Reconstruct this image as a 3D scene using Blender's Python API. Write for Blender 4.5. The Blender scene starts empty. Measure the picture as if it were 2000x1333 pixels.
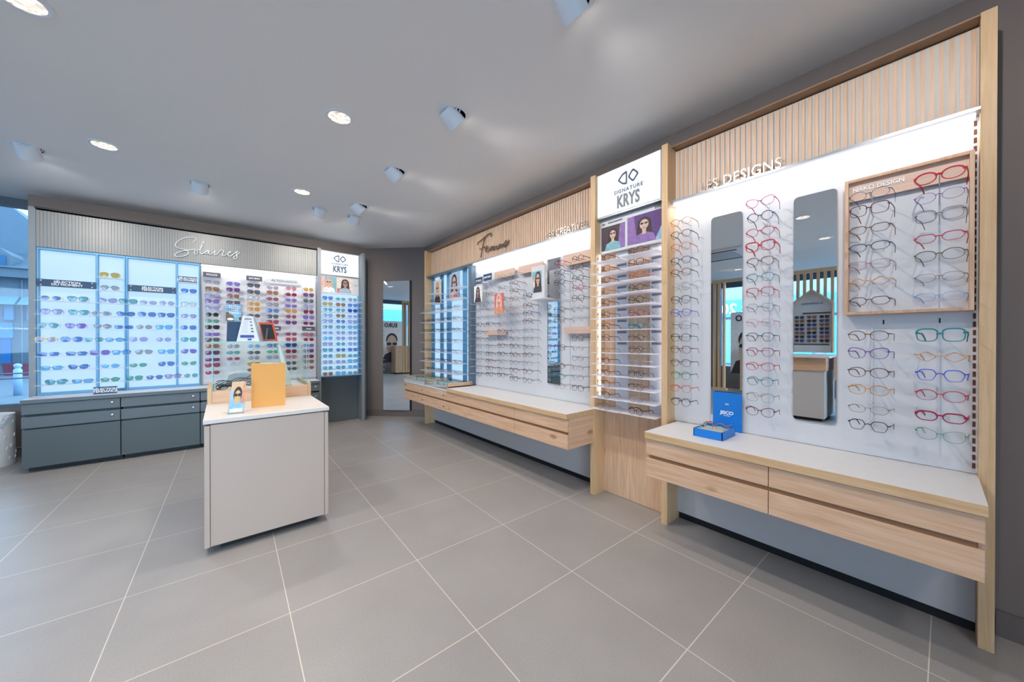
import bpy, bmesh, math, random
from mathutils import Vector, Matrix
random.seed(7)
PI = math.pi
sc = bpy.context.scene
COL = sc.collection

# ------------------------------------------------------------------ camera
F, YAW, PIT, CH = 682.5, math.radians(39.7), math.radians(-0.217), 1.226
fw = Vector((math.sin(YAW)*math.cos(PIT), math.cos(YAW)*math.cos(PIT), math.sin(PIT)))
rt = Vector((math.cos(YAW), -math.sin(YAW), 0)); up = rt.cross(fw)
cam = bpy.data.cameras.new('camera'); camo = bpy.data.objects.new('camera', cam); COL.objects.link(camo)
cam.sensor_width = 36; cam.lens = 36*F/2000; cam.clip_start = .05; cam.clip_end = 300
camo.matrix_world = Matrix(((rt.x, up.x, -fw.x, 0), (rt.y, up.y, -fw.y, 0), (rt.z, up.z, -fw.z, CH), (0, 0, 0, 1)))
sc.camera = camo
def ray(px, py): return fw + rt*((px-1000)/F) - up*((py-666.5)/F)
def onX(px, py, x): r = ray(px, py); return Vector((0, 0, CH)) + r*(x/r.x)
def onY(px, py, y): r = ray(px, py); return Vector((0, 0, CH)) + r*(y/r.y)
def onZ(px, py, z): r = ray(px, py); return Vector((0, 0, CH)) + r*((z-CH)/r.z)

# ------------------------------------------------------------------ materials
def lin(c):
    if isinstance(c, str): c = tuple(int(c[i:i+2], 16) for i in (0, 2, 4))
    return tuple(((v/255)/12.92 if v/255 <= .04045 else ((v/255+.055)/1.055)**2.4) for v in c) + (1,)
MC = {}
def base_mat(name):
    m = bpy.data.materials.new(name); m.use_nodes = True
    nt = m.node_tree; return m, nt, nt.nodes['Principled BSDF']
def N(nt, t, **kw):
    n = nt.nodes.new(t)
    for k, v in kw.items():
        if k in n.inputs: n.inputs[k].default_value = v
        else: setattr(n, k, v)
    return n
def mat(name, col, rough=.5, metal=0, var=.04, scale=25, spec=.5, bump=0):
    if name in MC: return MC[name]
    m, nt, b = base_mat(name); c = lin(col)
    tc = N(nt, 'ShaderNodeTexCoord'); nz = N(nt, 'ShaderNodeTexNoise'); nz.inputs['Scale'].default_value = scale
    nt.links.new(tc.outputs['Object'], nz.inputs['Vector'])
    mr = N(nt, 'ShaderNodeMapRange'); mr.inputs['To Min'].default_value = 1-var; mr.inputs['To Max'].default_value = 1+var
    nt.links.new(nz.outputs['Fac'], mr.inputs['Value'])
    vm = N(nt, 'ShaderNodeVectorMath', operation='SCALE'); vm.inputs[0].default_value = c[:3]
    nt.links.new(mr.outputs[0], vm.inputs['Scale']); nt.links.new(vm.outputs[0], b.inputs['Base Color'])
    b.inputs['Roughness'].default_value = rough; b.inputs['Metallic'].default_value = metal
    b.inputs['Specular IOR Level'].default_value = spec
    if bump:
        bp = N(nt, 'ShaderNodeBump'); bp.inputs['Strength'].default_value = bump; bp.inputs['Distance'].default_value = .002
        nt.links.new(nz.outputs['Fac'], bp.inputs['Height']); nt.links.new(bp.outputs[0], b.inputs['Normal'])
    MC[name] = m; return m
def wood(name, axis, c1='e0bb9b', c2='c99b77', knots=True):
    if name in MC: return MC[name]
    m, nt, b = base_mat(name)
    tc = N(nt, 'ShaderNodeTexCoord'); mp = N(nt, 'ShaderNodeMapping')
    s = [14, 14, 14]; s['XYZ'.index(axis)] = .9; mp.inputs['Scale'].default_value = s
    nt.links.new(tc.outputs['Object'], mp.inputs['Vector'])
    n1 = N(nt, 'ShaderNodeTexNoise'); n1.inputs['Scale'].default_value = 3.5; n1.inputs['Detail'].default_value = 6; n1.inputs['Distortion'].default_value = .7
    nt.links.new(mp.outputs[0], n1.inputs['Vector'])
    mp2 = N(nt, 'ShaderNodeMapping'); s2 = [90, 90, 90]; s2['XYZ'.index(axis)] = 2.5; mp2.inputs['Scale'].default_value = s2
    nt.links.new(tc.outputs['Object'], mp2.inputs['Vector'])
    n2 = N(nt, 'ShaderNodeTexNoise'); n2.inputs['Scale'].default_value = 3; n2.inputs['Detail'].default_value = 3
    nt.links.new(mp2.outputs[0], n2.inputs['Vector'])
    mx = N(nt, 'ShaderNodeMath', operation='ADD'); ml = N(nt, 'ShaderNodeMath', operation='MULTIPLY'); ml.inputs[1].default_value = .45
    nt.links.new(n2.outputs['Fac'], ml.inputs[0]); nt.links.new(n1.outputs['Fac'], mx.inputs[0]); nt.links.new(ml.outputs[0], mx.inputs[1])
    cr = N(nt, 'ShaderNodeValToRGB'); cr.color_ramp.elements[0].position = .5; cr.color_ramp.elements[1].position = .95
    cr.color_ramp.elements[0].color = lin(c2); cr.color_ramp.elements[1].color = lin(c1)
    nt.links.new(mx.outputs[0], cr.inputs[0]); out = cr.outputs[0]
    if knots:
        mp3 = N(nt, 'ShaderNodeMapping'); s3 = [5.5, 5.5, 5.5]; s3['XYZ'.index(axis)] = 2.6; mp3.inputs['Scale'].default_value = s3
        nt.links.new(tc.outputs['Object'], mp3.inputs['Vector'])
        vo = N(nt, 'ShaderNodeTexVoronoi'); vo.inputs['Scale'].default_value = 1.0
        nt.links.new(mp3.outputs[0], vo.inputs['Vector'])
        kr = N(nt, 'ShaderNodeMapRange'); kr.inputs['From Min'].default_value = .05; kr.inputs['From Max'].default_value = .13
        kr.inputs['To Min'].default_value = .75; kr.inputs['To Max'].default_value = 0
        nt.links.new(vo.outputs['Distance'], kr.inputs['Value'])
        mm = N(nt, 'ShaderNodeMix', data_type='RGBA'); mm.inputs['B'].default_value = lin('96663c')
        for i in mm.inputs:
            pass
        nt.links.new(kr.outputs[0], mm.inputs[0]); nt.links.new(out, mm.inputs[6]); mm.inputs[7].default_value = lin('96663c')
        out = mm.outputs[2]
    nt.links.new(out, b.inputs['Base Color']); b.inputs['Roughness'].default_value = .5
    MC[name] = m; return m
def emis(name, col, st=1.0):
    if name in MC: return MC[name]
    m = bpy.data.materials.new(name); m.use_nodes = True; nt = m.node_tree; nt.nodes.clear()
    e = N(nt, 'ShaderNodeEmission'); o = N(nt, 'ShaderNodeOutputMaterial')
    e.inputs['Color'].default_value = lin(col); e.inputs['Strength'].default_value = st
    nt.links.new(e.outputs[0], o.inputs[0]); MC[name] = m; return m
def lightbox_mat(name, col, st):
    if name in MC: return MC[name]
    m, nt, b = base_mat(name)
    tc = N(nt, 'ShaderNodeTexCoord'); nz = N(nt, 'ShaderNodeTexNoise'); nz.inputs['Scale'].default_value = 2.2
    nt.links.new(tc.outputs['Object'], nz.inputs['Vector'])
    mr = N(nt, 'ShaderNodeMapRange'); mr.inputs['To Min'].default_value = st*.85; mr.inputs['To Max'].default_value = st*1.15
    nt.links.new(nz.outputs['Fac'], mr.inputs['Value'])
    b.inputs['Base Color'].default_value = (.10, .13, .16, 1); b.inputs['Emission Color'].default_value = lin(col)
    nt.links.new(mr.outputs[0], b.inputs['Emission Strength']); b.inputs['Roughness'].default_value = .6
    MC[name] = m; return m
def clear(name, tint='ffffff', refl=1.0, body=0.0, bcol='ffffff'):
    """thin clear sheet: transparent body + fresnel reflection (+ a share of diffuse body colour)"""
    if name in MC: return MC[name]
    m = bpy.data.materials.new(name); m.use_nodes = True; nt = m.node_tree; nt.nodes.clear()
    o = N(nt, 'ShaderNodeOutputMaterial'); t = N(nt, 'ShaderNodeBsdfTransparent'); t.inputs[0].default_value = lin(tint)
    g = N(nt, 'ShaderNodeBsdfGlossy'); g.inputs['Roughness'].default_value = .02
    fr = N(nt, 'ShaderNodeFresnel'); fr.inputs['IOR'].default_value = 1.45
    ml = N(nt, 'ShaderNodeMath', operation='MULTIPLY'); ml.inputs[1].default_value = refl
    nt.links.new(fr.outputs[0], ml.inputs[0])
    src = t.outputs[0]
    if body:
        d = N(nt, 'ShaderNodeBsdfDiffuse'); d.inputs[0].default_value = lin(bcol)
        mb = N(nt, 'ShaderNodeMixShader'); mb.inputs[0].default_value = body
        nt.links.new(t.outputs[0], mb.inputs[1]); nt.links.new(d.outputs[0], mb.inputs[2]); src = mb.outputs[0]
    mx = N(nt, 'ShaderNodeMixShader'); nt.links.new(ml.outputs[0], mx.inputs[0])
    nt.links.new(src, mx.inputs[1]); nt.links.new(g.outputs[0], mx.inputs[2]); nt.links.new(mx.outputs[0], o.inputs[0])
    MC[name] = m; return m
def frosted(name, f):
    m = bpy.data.materials.new(name); m.use_nodes = True; nt = m.node_tree; nt.nodes.clear()
    o = N(nt, 'ShaderNodeOutputMaterial'); t = N(nt, 'ShaderNodeBsdfTransparent'); tl = N(nt, 'ShaderNodeBsdfTranslucent'); d = N(nt, 'ShaderNodeBsdfDiffuse')
    tl.inputs[0].default_value = (.95, .95, 1, 1); d.inputs[0].default_value = (.9, .9, .95, 1)
    a = N(nt, 'ShaderNodeMixShader'); a.inputs[0].default_value = .45; nt.links.new(tl.outputs[0], a.inputs[1]); nt.links.new(d.outputs[0], a.inputs[2])
    b = N(nt, 'ShaderNodeMixShader'); b.inputs[0].default_value = f; nt.links.new(t.outputs[0], b.inputs[1]); nt.links.new(a.outputs[0], b.inputs[2]); nt.links.new(b.outputs[0], o.inputs[0])
    return m
def tortoise(name, c1, c2):
    if name in MC: return MC[name]
    m, nt, b = base_mat(name)
    tc = N(nt, 'ShaderNodeTexCoord'); nz = N(nt, 'ShaderNodeTexNoise'); nz.inputs['Scale'].default_value = 110
    nt.links.new(tc.outputs['Object'], nz.inputs['Vector'])
    cr = N(nt, 'ShaderNodeValToRGB'); cr.color_ramp.elements[0].position = .42; cr.color_ramp.elements[1].position = .58
    cr.color_ramp.elements[0].color = lin(c1); cr.color_ramp.elements[1].color = lin(c2)
    nt.links.new(nz.outputs['Fac'], cr.inputs[0]); nt.links.new(cr.outputs[0], b.inputs['Base Color'])
    b.inputs['Roughness'].default_value = .22; MC[name] = m; return m

OAKX, OAKY, OAKZ = wood('oak_along_x', 'X'), wood('oak_along_y', 'Y'), wood('oak_upright', 'Z')
OAKSLAT = wood('oak_slats', 'Z', 'e5c4a8', 'd3ad8e', knots=False)
OAKEDGE = wood('oak_edge', 'Y', 'd9b48c', 'c59c6c', knots=False)
OAKPOST = wood('oak_post', 'Z', 'dfbb92', 'cea777', knots=False)
WHITE = mat('white_laminate', 'd8d5d3', .45)
PANELW = mat('white_panel', 'd3d1d2', .5, var=.02)
ISL = mat('greige_laminate', 'bfab9c', .5, var=.015, scale=4)
ISLT = mat('pale_top', 'dbd2ca', .4)
LAV = mat('lavender_grey_panel', 'c6c0bc', .5, var=.02)
BLACK = mat('black_plinth', '101216', .5)
DGREY = mat('dark_grey_cabinet', '5f686c', .45, var=.02, scale=8)
MGREY = mat('mid_grey_trim', '8b9093', .4)
STEEL = mat('brushed_metal', '9a9ca0', .35, metal=.6)
TAUPE = mat('taupe_wall', '7d7069', .75, var=.03, scale=6)
CEIL = mat('ceiling_paint', 'efefef', .85, var=.01, scale=3)
BOXB = mat('blue_aluminium', '66a3c8', .35, metal=.1)
NAVY = mat('navy_sign', '2b4966', .5)
CHAR = mat('charcoal_sign', '56535c', .5)
TXTW = mat('white_lettering', 'f4f4f4', .5)
TXTG = mat('grey_lettering', '77787d', .5)
TXTB = mat('blue_grey_lettering', '3c4c68', .4)
MIRR = mat('mirror', 'e2e6e8', .0, metal=1, var=0)
GLASS = clear('clear_glass', 'fbfefd', .3)
WINGL = clear('window_glass', 'ffffff', .6)
GEDGE = mat('glass_edge', '8fd0cc', .2)
ACRYL = frosted('acrylic_shelf', .45)
FROST = frosted('frosted_shelf', .85)
RAIL = mat('clear_rail', 'cfd0d6', .3, var=0)
LB1 = lightbox_mat('lightbox_blue', 'bde0fa', .54)
LB2 = lightbox_mat('lightbox_sign', 'eef7ff', .63)
LED = emis('led_strip', 'f4f6ff', 1.6)
LAMP = emis('lamp_face', 'fff6ea', 3)

# ------------------------------------------------------------------ mesh helpers
class MB:
    def __init__(s): s.v = []; s.f = []; s.mi = []
    def add(s, vs, fs, m=0):
        o = len(s.v); s.v += [tuple(v) for v in vs]; s.f += [tuple(i+o for i in f) for f in fs]; s.mi += [m]*len(fs); return s
    def box(s, x0, x1, y0, y1, z0, z1, m=0):
        x0, x1 = sorted((x0, x1)); y0, y1 = sorted((y0, y1)); z0, z1 = sorted((z0, z1))
        return s.add([(x0,y0,z0),(x1,y0,z0),(x1,y1,z0),(x0,y1,z0),(x0,y0,z1),(x1,y0,z1),(x1,y1,z1),(x0,y1,z1)],
                     [(3,2,1,0),(4,5,6,7),(0,1,5,4),(1,2,6,5),(2,3,7,6),(3,0,4,7)], m)
    def prism(s, pts, fn, d0, d1, m=0):
        """pts 2-D outline; fn(u,v,d)->3-D; extruded from d0 to d1"""
        n = len(pts); vs = [fn(u, v, d0) for u, v in pts] + [fn(u, v, d1) for u, v in pts]
        return s.add(vs, [tuple(range(n)), tuple(range(2*n-1, n-1, -1))] + [(i, i+n, (i+1) % n+n, (i+1) % n) for i in range(n)], m)
    def tube(s, pts, r, k=6, closed=False, m=0, rz=None):
        pts = [Vector(p) for p in pts]; n = len(pts); vs = []; prev = None
        for i, p in enumerate(pts):
            a = pts[(i-1) % n] if (closed or i > 0) else p; b = pts[(i+1) % n] if (closed or i < n-1) else p
            t = (b-a).normalized() if (b-a).length > 1e-9 else Vector((0, 0, 1))
            if prev is None:
                u = Vector((0, 1, 0)) if abs(t.y) < .9 else Vector((1, 0, 0))
            else: u = prev
            u = (u - t*u.dot(t)).normalized(); prev = u; w = t.cross(u)
            rr = r(i/(n-1)) if callable(r) else r
            for j in range(k):
                an = 2*PI*j/k; vs.append(p + u*math.cos(an)*rr + w*math.sin(an)*(rr if rz is None else rz))
        fs = []
        for i in range(n if closed else n-1):
            for j in range(k):
                fs.append((i*k+j, i*k+(j+1) % k, ((i+1) % n)*k+(j+1) % k, ((i+1) % n)*k+j))
        if not closed: fs += [tuple(range(k-1, -1, -1)), tuple((n-1)*k+j for j in range(k))]
        return s.add(vs, fs, m)
    def lathe(s, prof, c, k=32, m=0, M=None):
        vs = []; n = len(prof)
        for r, z in prof:
            for j in range(k):
                a = 2*PI*j/k; v = Vector((r*math.cos(a), r*math.sin(a), z))
                if M is not None: v = M @ v
                vs.append(v + Vector(c))
        fs = [(i*k+j, i*k+(j+1) % k, (i+1)*k+(j+1) % k, (i+1)*k+j) for i in range(n-1) for j in range(k)]
        if prof[0][0] > 1e-6: fs.append(tuple(range(k-1, -1, -1)))
        if prof[-1][0] > 1e-6: fs.append(tuple((n-1)*k+j for j in range(k)))
        return s.add(vs, fs, m)
    def mesh(s, name, mats, off=(0, 0, 0), smooth=False):
        me = bpy.data.meshes.new(name); o = Vector(off)
        me.from_pydata([Vector(v)-o for v in s.v], [], s.f)
        for m in (mats if isinstance(mats, (list, tuple)) else [mats]): me.materials.append(m)
        me.polygons.foreach_set('material_index', s.mi)
        if smooth: me.polygons.foreach_set('use_smooth', [True]*len(me.polygons))
        me.update()
        bm = bmesh.new(); bm.from_mesh(me); bmesh.ops.recalc_face_normals(bm, faces=bm.faces); bm.to_mesh(me); bm.free()
        return me
def link(name, data, parent=None, loc=(0, 0, 0)):
    o = bpy.data.objects.new(name, data); COL.objects.link(o); o.location = loc
    if parent: o.parent = parent
    return o
def tag(o, label, cat, group=None, kind=None):
    o['label'] = label; o['category'] = cat
    if group: o['group'] = group
    if kind: o['kind'] = kind
    return o
def thing(name, label, cat, loc=(0, 0, 0), group=None):
    return tag(link(name, None, None, loc), label, cat, group)
def part(name, mb, mats, t, bevel=0, smooth=False, label=None):
    """a part given in world coordinates, child of thing/part t"""
    off = Vector(t.location); p = t.parent
    while p: off += Vector(p.location); p = p.parent
    o = link(name, mb.mesh(name, mats, off, smooth), t)
    if bevel:
        b = o.modifiers.new('edge', 'BEVEL'); b.width = bevel; b.segments = 2; b.limit_method = 'ANGLE'
    if label: o['label'] = label
    return o
def solo(name, mb, mats, label, cat, loc=None, group=None, bevel=0, smooth=False):
    loc = Vector(loc) if loc is not None else Vector((0, 0, 0))
    o = link(name, mb.mesh(name, mats, loc, smooth), None, loc); tag(o, label, cat, group)
    if bevel:
        b = o.modifiers.new('edge', 'BEVEL'); b.width = bevel; b.segments = 2; b.limit_method = 'ANGLE'
    return o
def struct(name, mb, mats):
    o = link(name, mb.mesh(name, mats)); o['kind'] = 'structure'; return o
def text(name, s, size, loc, face, m, parent, ext=.0015, bold=0, sx=1, align='CENTER', sp=1, lsp=1):
    """face: 'Y' reads from -Y, 'X' reads from -X, 'R' reads from +X"""
    cu = bpy.data.curves.new(name, 'FONT'); cu.body = s; cu.size = size; cu.extrude = ext; cu.offset = bold
    cu.align_x = align; cu.align_y = 'CENTER'; cu.space_character = sp; cu.space_line = lsp; cu.resolution_u = 3
    tmp = bpy.data.objects.new('tmp', cu); COL.objects.link(tmp)
    dg = bpy.context.evaluated_depsgraph_get(); me = bpy.data.meshes.new_from_object(tmp.evaluated_get(dg))
    bpy.data.objects.remove(tmp); me.materials.clear(); me.materials.append(m)
    o = link(name, me, parent)
    off = Vector((0, 0, 0)); p = parent
    while p: off += Vector(p.location); p = p.parent
    o.location = Vector(loc)-off; o.scale = (sx, 1, 1)
    o.rotation_euler = {'Y': (PI/2, 0, 0), 'X': (PI/2, 0, -PI/2), 'R': (PI/2, 0, PI/2)}[face]
    return o

# ------------------------------------------------------------------ room shell
CZ = 2.695
def floor_mat():
    m, nt, b = base_mat('stone_tile_floor')
    tc = N(nt, 'ShaderNodeTexCoord'); mp = N(nt, 'ShaderNodeMapping')
    a = math.radians(.94)     # joints run almost parallel to the walls
    mp.inputs['Rotation'].default_value = (0, 0, a); nt.links.new(tc.outputs['Object'], mp.inputs['Vector'])
    sp = N(nt, 'ShaderNodeSeparateXYZ'); nt.links.new(mp.outputs[0], sp.inputs[0])
    def joint(sock, off):
        s1 = N(nt, 'ShaderNodeMath', operation='SUBTRACT'); s1.inputs[1].default_value = off; nt.links.new(sock, s1.inputs[0])
        d = N(nt, 'ShaderNodeMath', operation='DIVIDE'); d.inputs[1].default_value = .6; nt.links.new(s1.outputs[0], d.inputs[0])
        r = N(nt, 'ShaderNodeMath', operation='ROUND'); nt.links.new(d.outputs[0], r.inputs[0])
        s2 = N(nt, 'ShaderNodeMath', operation='SUBTRACT'); nt.links.new(d.outputs[0], s2.inputs[0]); nt.links.new(r.outputs[0], s2.inputs[1])
        ab = N(nt, 'ShaderNodeMath', operation='ABSOLUTE'); nt.links.new(s2.outputs[0], ab.inputs[0])
        lt = N(nt, 'ShaderNodeMath', operation='LESS_THAN'); lt.inputs[1].default_value = .0018/.6; nt.links.new(ab.outputs[0], lt.inputs[0])
        fl = N(nt, 'ShaderNodeMath', operation='FLOOR'); nt.links.new(d.outputs[0], fl.inputs[0]); return lt, fl
    jx, fx = joint(sp.outputs[0], 2.002); jy, fy = joint(sp.outputs[1], 1.24)
    mxx = N(nt, 'ShaderNodeMath', operation='MAXIMUM'); nt.links.new(jx.outputs[0], mxx.inputs[0]); nt.links.new(jy.outputs[0], mxx.inputs[1])
    cb = N(nt, 'ShaderNodeCombineXYZ'); nt.links.new(fx.outputs[0], cb.inputs[0]); nt.links.new(fy.outputs[0], cb.inputs[1])
    wn = N(nt, 'ShaderNodeTexWhiteNoise', noise_dimensions='3D'); nt.links.new(cb.outputs[0], wn.inputs[0])
    n1 = N(nt, 'ShaderNodeTexNoise'); n1.inputs['Scale'].default_value = 3.0; n1.inputs['Detail'].default_value = 8
    nt.links.new(tc.outputs['Object'], n1.inputs['Vector'])
    n2 = N(nt, 'ShaderNodeTexNoise'); n2.inputs['Scale'].default_value = 160; n2.inputs['Detail'].default_value = 3
    nt.links.new(tc.outputs['Object'], n2.inputs['Vector'])
    vo = N(nt, 'ShaderNodeTexVoronoi'); vo.inputs['Scale'].default_value = 38; nt.links.new(tc.outputs['Object'], vo.inputs['Vector'])
    def mr(sock, a0, a1, b0, b1):
        r = N(nt, 'ShaderNodeMapRange')
        for k, v in zip(('From Min', 'From Max', 'To Min', 'To Max'), (a0, a1, b0, b1)): r.inputs[k].default_value = v
        nt.links.new(sock, r.inputs['Value']); return r.outputs[0]
    prod = None
    for sk in (mr(wn.outputs['Value'], 0, 1, .97, 1.03), mr(n1.outputs['Fac'], .3, .7, .95, 1.05), mr(n2.outputs['Fac'], .3, .7, .93, 1.07)):
        if prod is None: prod = sk; continue
        ml = N(nt, 'ShaderNodeMath', operation='MULTIPLY'); nt.links.new(prod, ml.inputs[0]); nt.links.new(sk, ml.inputs[1]); prod = ml.outputs[0]
    vm = N(nt, 'ShaderNodeVectorMath', operation='SCALE'); vm.inputs[0].default_value = lin('a09a95')[:3]; nt.links.new(prod, vm.inputs['Scale'])
    fleck = mr(vo.outputs['Distance'], .03, .06, .55, 0)
    wn2 = N(nt, 'ShaderNodeMath', operation='GREATER_THAN'); wn2.inputs[1].default_value = .72
    sep = N(nt, 'ShaderNodeSeparateColor'); nt.links.new(vo.outputs['Color'], sep.inputs[0]); nt.links.new(sep.outputs[0], wn2.inputs[0])
    fm = N(nt, 'ShaderNodeMath', operation='MULTIPLY'); nt.links.new(fleck, fm.inputs[0]); nt.links.new(wn2.outputs[0], fm.inputs[1])
    m1 = N(nt, 'ShaderNodeMix', data_type='RGBA'); nt.links.new(fm.outputs[0], m1.inputs[0]); nt.links.new(vm.outputs[0], m1.inputs[6]); m1.inputs[7].default_value = lin('d8d6d2')
    m2 = N(nt, 'ShaderNodeMix', data_type='RGBA'); nt.links.new(mxx.outputs[0], m2.inputs[0]); nt.links.new(m1.outputs[2], m2.inputs[6]); m2.inputs[7].default_value = lin('dcd2c2')
    nt.links.new(m2.outputs[2], b.inputs['Base Color']); b.inputs['Roughness'].default_value = .36; b.inputs['Specular IOR Level'].default_value = .45
    return m
XL, YB = -5.2, -3.6
struct('floor', MB().box(XL, 2.62, YB, 6.15, -.08, 0), floor_mat())
struct('ceiling', MB().box(XL-.2, 2.62, YB-.2, 6.25, CZ, CZ+.12), CEIL)
struct('wall_right', MB().box(2.48, 2.62, YB, 5.3, 0, CZ), TAUPE)
struct('wall_back', MB().box(-1.5, 1.9, 5.83, 5.97, 0, CZ), TAUPE)
# diagonal wall between the two display walls: face on X+Y = 7.63
def diag(s, d, z):  # s along the wall, d out of it into the room
    return Vector((1.77+s*.70711-d*.70711, 5.86-s*.70711-d*.70711, z))
def dprism(mb, s0, s1, d0, d1, z0, z1, m=0):
    vs = [diag(s, d, z) for z in (z0, z1) for s, d in ((s0, d0), (s1, d0), (s1, d1), (s0, d1))]
    return mb.add(vs, [(3,2,1,0),(4,5,6,7),(0,1,5,4),(1,2,6,5),(2,3,7,6),(3,0,4,7)], m)
struct('wall_corner', dprism(MB(), -.05, 1.1, 0, -.14, 0, CZ), TAUPE)
struct('baseboard_corner', dprism(MB(), .0, 1.02, .012, -.001, 0, .105), mat('baseboard_taupe', '6f645d', .5))
struct('baseboard_right', MB().box(2.466, 2.481, YB, -.17, 0, .105), MC['baseboard_taupe'])
struct('wall_rear', MB().box(XL, 2.62, YB-.14, YB, 0, .45).box(-.6, 2.62, YB-.14, YB, .45, CZ).box(XL, -.6, YB-.14, YB, 2.62, CZ), TAUPE)
# window wall on the street, left of the sunglasses wall (back) and along the left side
DARKF = mat('dark_window_frame', '4a5663', .4)
DIMGL = clear('dimming_window_glass', 'ffffff', .6); DIMGL.node_tree.nodes['Transparent BSDF'].inputs[0].default_value = (.42, .47, .50, 1)  # pane tint is made up, added to dim the over-bright street behind
def window(n, mb_frame, mb_glass, gm=None):
    t = link('window_%d' % n, mb_frame.mesh('window_frame', DARKF)); t['kind'] = 'structure'
    g = link('glass_pane', mb_glass.mesh('glass_pane', gm or WINGL), t); return t
fr = MB().box(-2.9, -1.5, 6.08, 6.14, 2.6, CZ).box(-2.9, -1.5, 6.08, 6.14, .52, .56).box(-2.9, -2.84, 6.08, 6.14, .56, 2.6).box(-1.5, -1.44, 6.08, 6.14, .52, CZ)
window(1, fr, MB().box(-2.84, -1.5, 6.105, 6.113, .56, 2.6), DIMGL)
struct('wall_under_window', MB().box(-3.4, -1.44, 6.08, 6.2, 0, .52), TAUPE)
struct('wall_return', MB().box(-1.5, -1.44, 5.97, 6.08, 0, CZ), TAUPE)
struct('wall_window_pier', MB().box(-5.4, -2.9, 6.08, 6.2, 0, CZ), TAUPE)
struct('trim_1', MB().box(-2.9, -1.5, 6.065, 6.08, .1, .108), mat('pale_line', 'b9b4b0', .5))
# left side shopfront: low wall, posts, panes
struct('wall_left_low', MB().box(XL-.14, XL, YB, 6.2, 0, .55), TAUPE)
fr = MB().box(XL-.1, XL-.04, YB, 6.08, 2.55, CZ)
for y in (-3.6, -1.8, -.2, 1.0, 2.2, 3.5, 5.0, 6.0): fr.box(XL-.1, XL-.02, y, y+.07, .55, 2.55)
window(2, fr, MB().box(XL-.075, XL-.067, YB, 6.08, .55, 2.55))
fr = MB().box(XL, -.6, YB-.1, YB-.04, .45, .5)
for x in (-5.1, -3.5, -1.9, -.68): fr.box(x, x+.07, YB-.1, YB-.02, .5, 2.62)
window(3, fr, MB().box(XL, -.6, YB-.075, YB-.067, .5, 2.62))  # unseen rear glazing, added to bring more daylight onto the ceiling
struct('wall_left_pier', MB().box(XL-.14, XL+.05, 3.56, 4.3, 0, CZ), TAUPE)
# hidden dark service gap beside the right-hand unit
# ------------------------------------------------------------------ eyewear
def outline(kind, n=30):
    P = {'o': (.0235, .0225, 2, 0, 0), 'p': (.0245, .0220, 2.4, .10, 0), 's': (.0255, .0225, 3.4, .04, 0), 'r': (.0275, .0175, 4.2, .05, .001),
         'c': (.0265, .0212, 2.5, .12, .0055), 'a': (.0275, .0240, 2.5, .14, -.0035), 'v': (.0265, .0198, 2.1, 0, 0),
         'w': (.0270, .0228, 3.2, .13, .0015), 'b': (.0295, .0250, 2.8, .04, .001)}
    if kind in P:
        a, b, e, tp, lf = P[kind]; pts = []
        for i in range(n):
            t = 2*PI*i/n; c, s = math.cos(t), math.sin(t)
            x = a*math.copysign(abs(c)**(2/e), c); y = b*math.copysign(abs(s)**(2/e), s)
            x *= 1+tp*y/b; y += lf*(x/a)*(.5+.5*y/b); pts.append((x, y))
        return pts, a, b
    if kind == 'h': V = [(-.0250, .0040), (-.0165, .0200), (.0130, .0205), (.0262, .0060), (.0170, -.0200), (-.0140, -.0205)]
    elif kind == 'd': V = [(-.0275, 0), (-.004, .0165), (.004, .0165), (.0275, .001), (.004, -.0165), (-.004, -.0165)]
    elif kind == 'x': V = [(-.0260, .005), (-.0165, .0150), (.0165, .0155), (.0265, .0060), (.0265, -.004), (.0150, -.0160), (-.0150, -.0160), (-.0260, -.005)]
    pts = []
    m = len(V)
    for i in range(m):
        p, q, r = Vector(V[i-1]), Vector(V[i]), Vector(V[(i+1) % m])
        a = q+(p-q)*.28; b = q+(r-q)*.28
        for t in (0, .33, .66, 1): pts.append(tuple(a*(1-t)**2+q*2*t*(1-t)+b*t*t))
    return pts[::-1], max(v[0] for v in V), max(v[1] for v in V)
MESHES = {}
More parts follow.
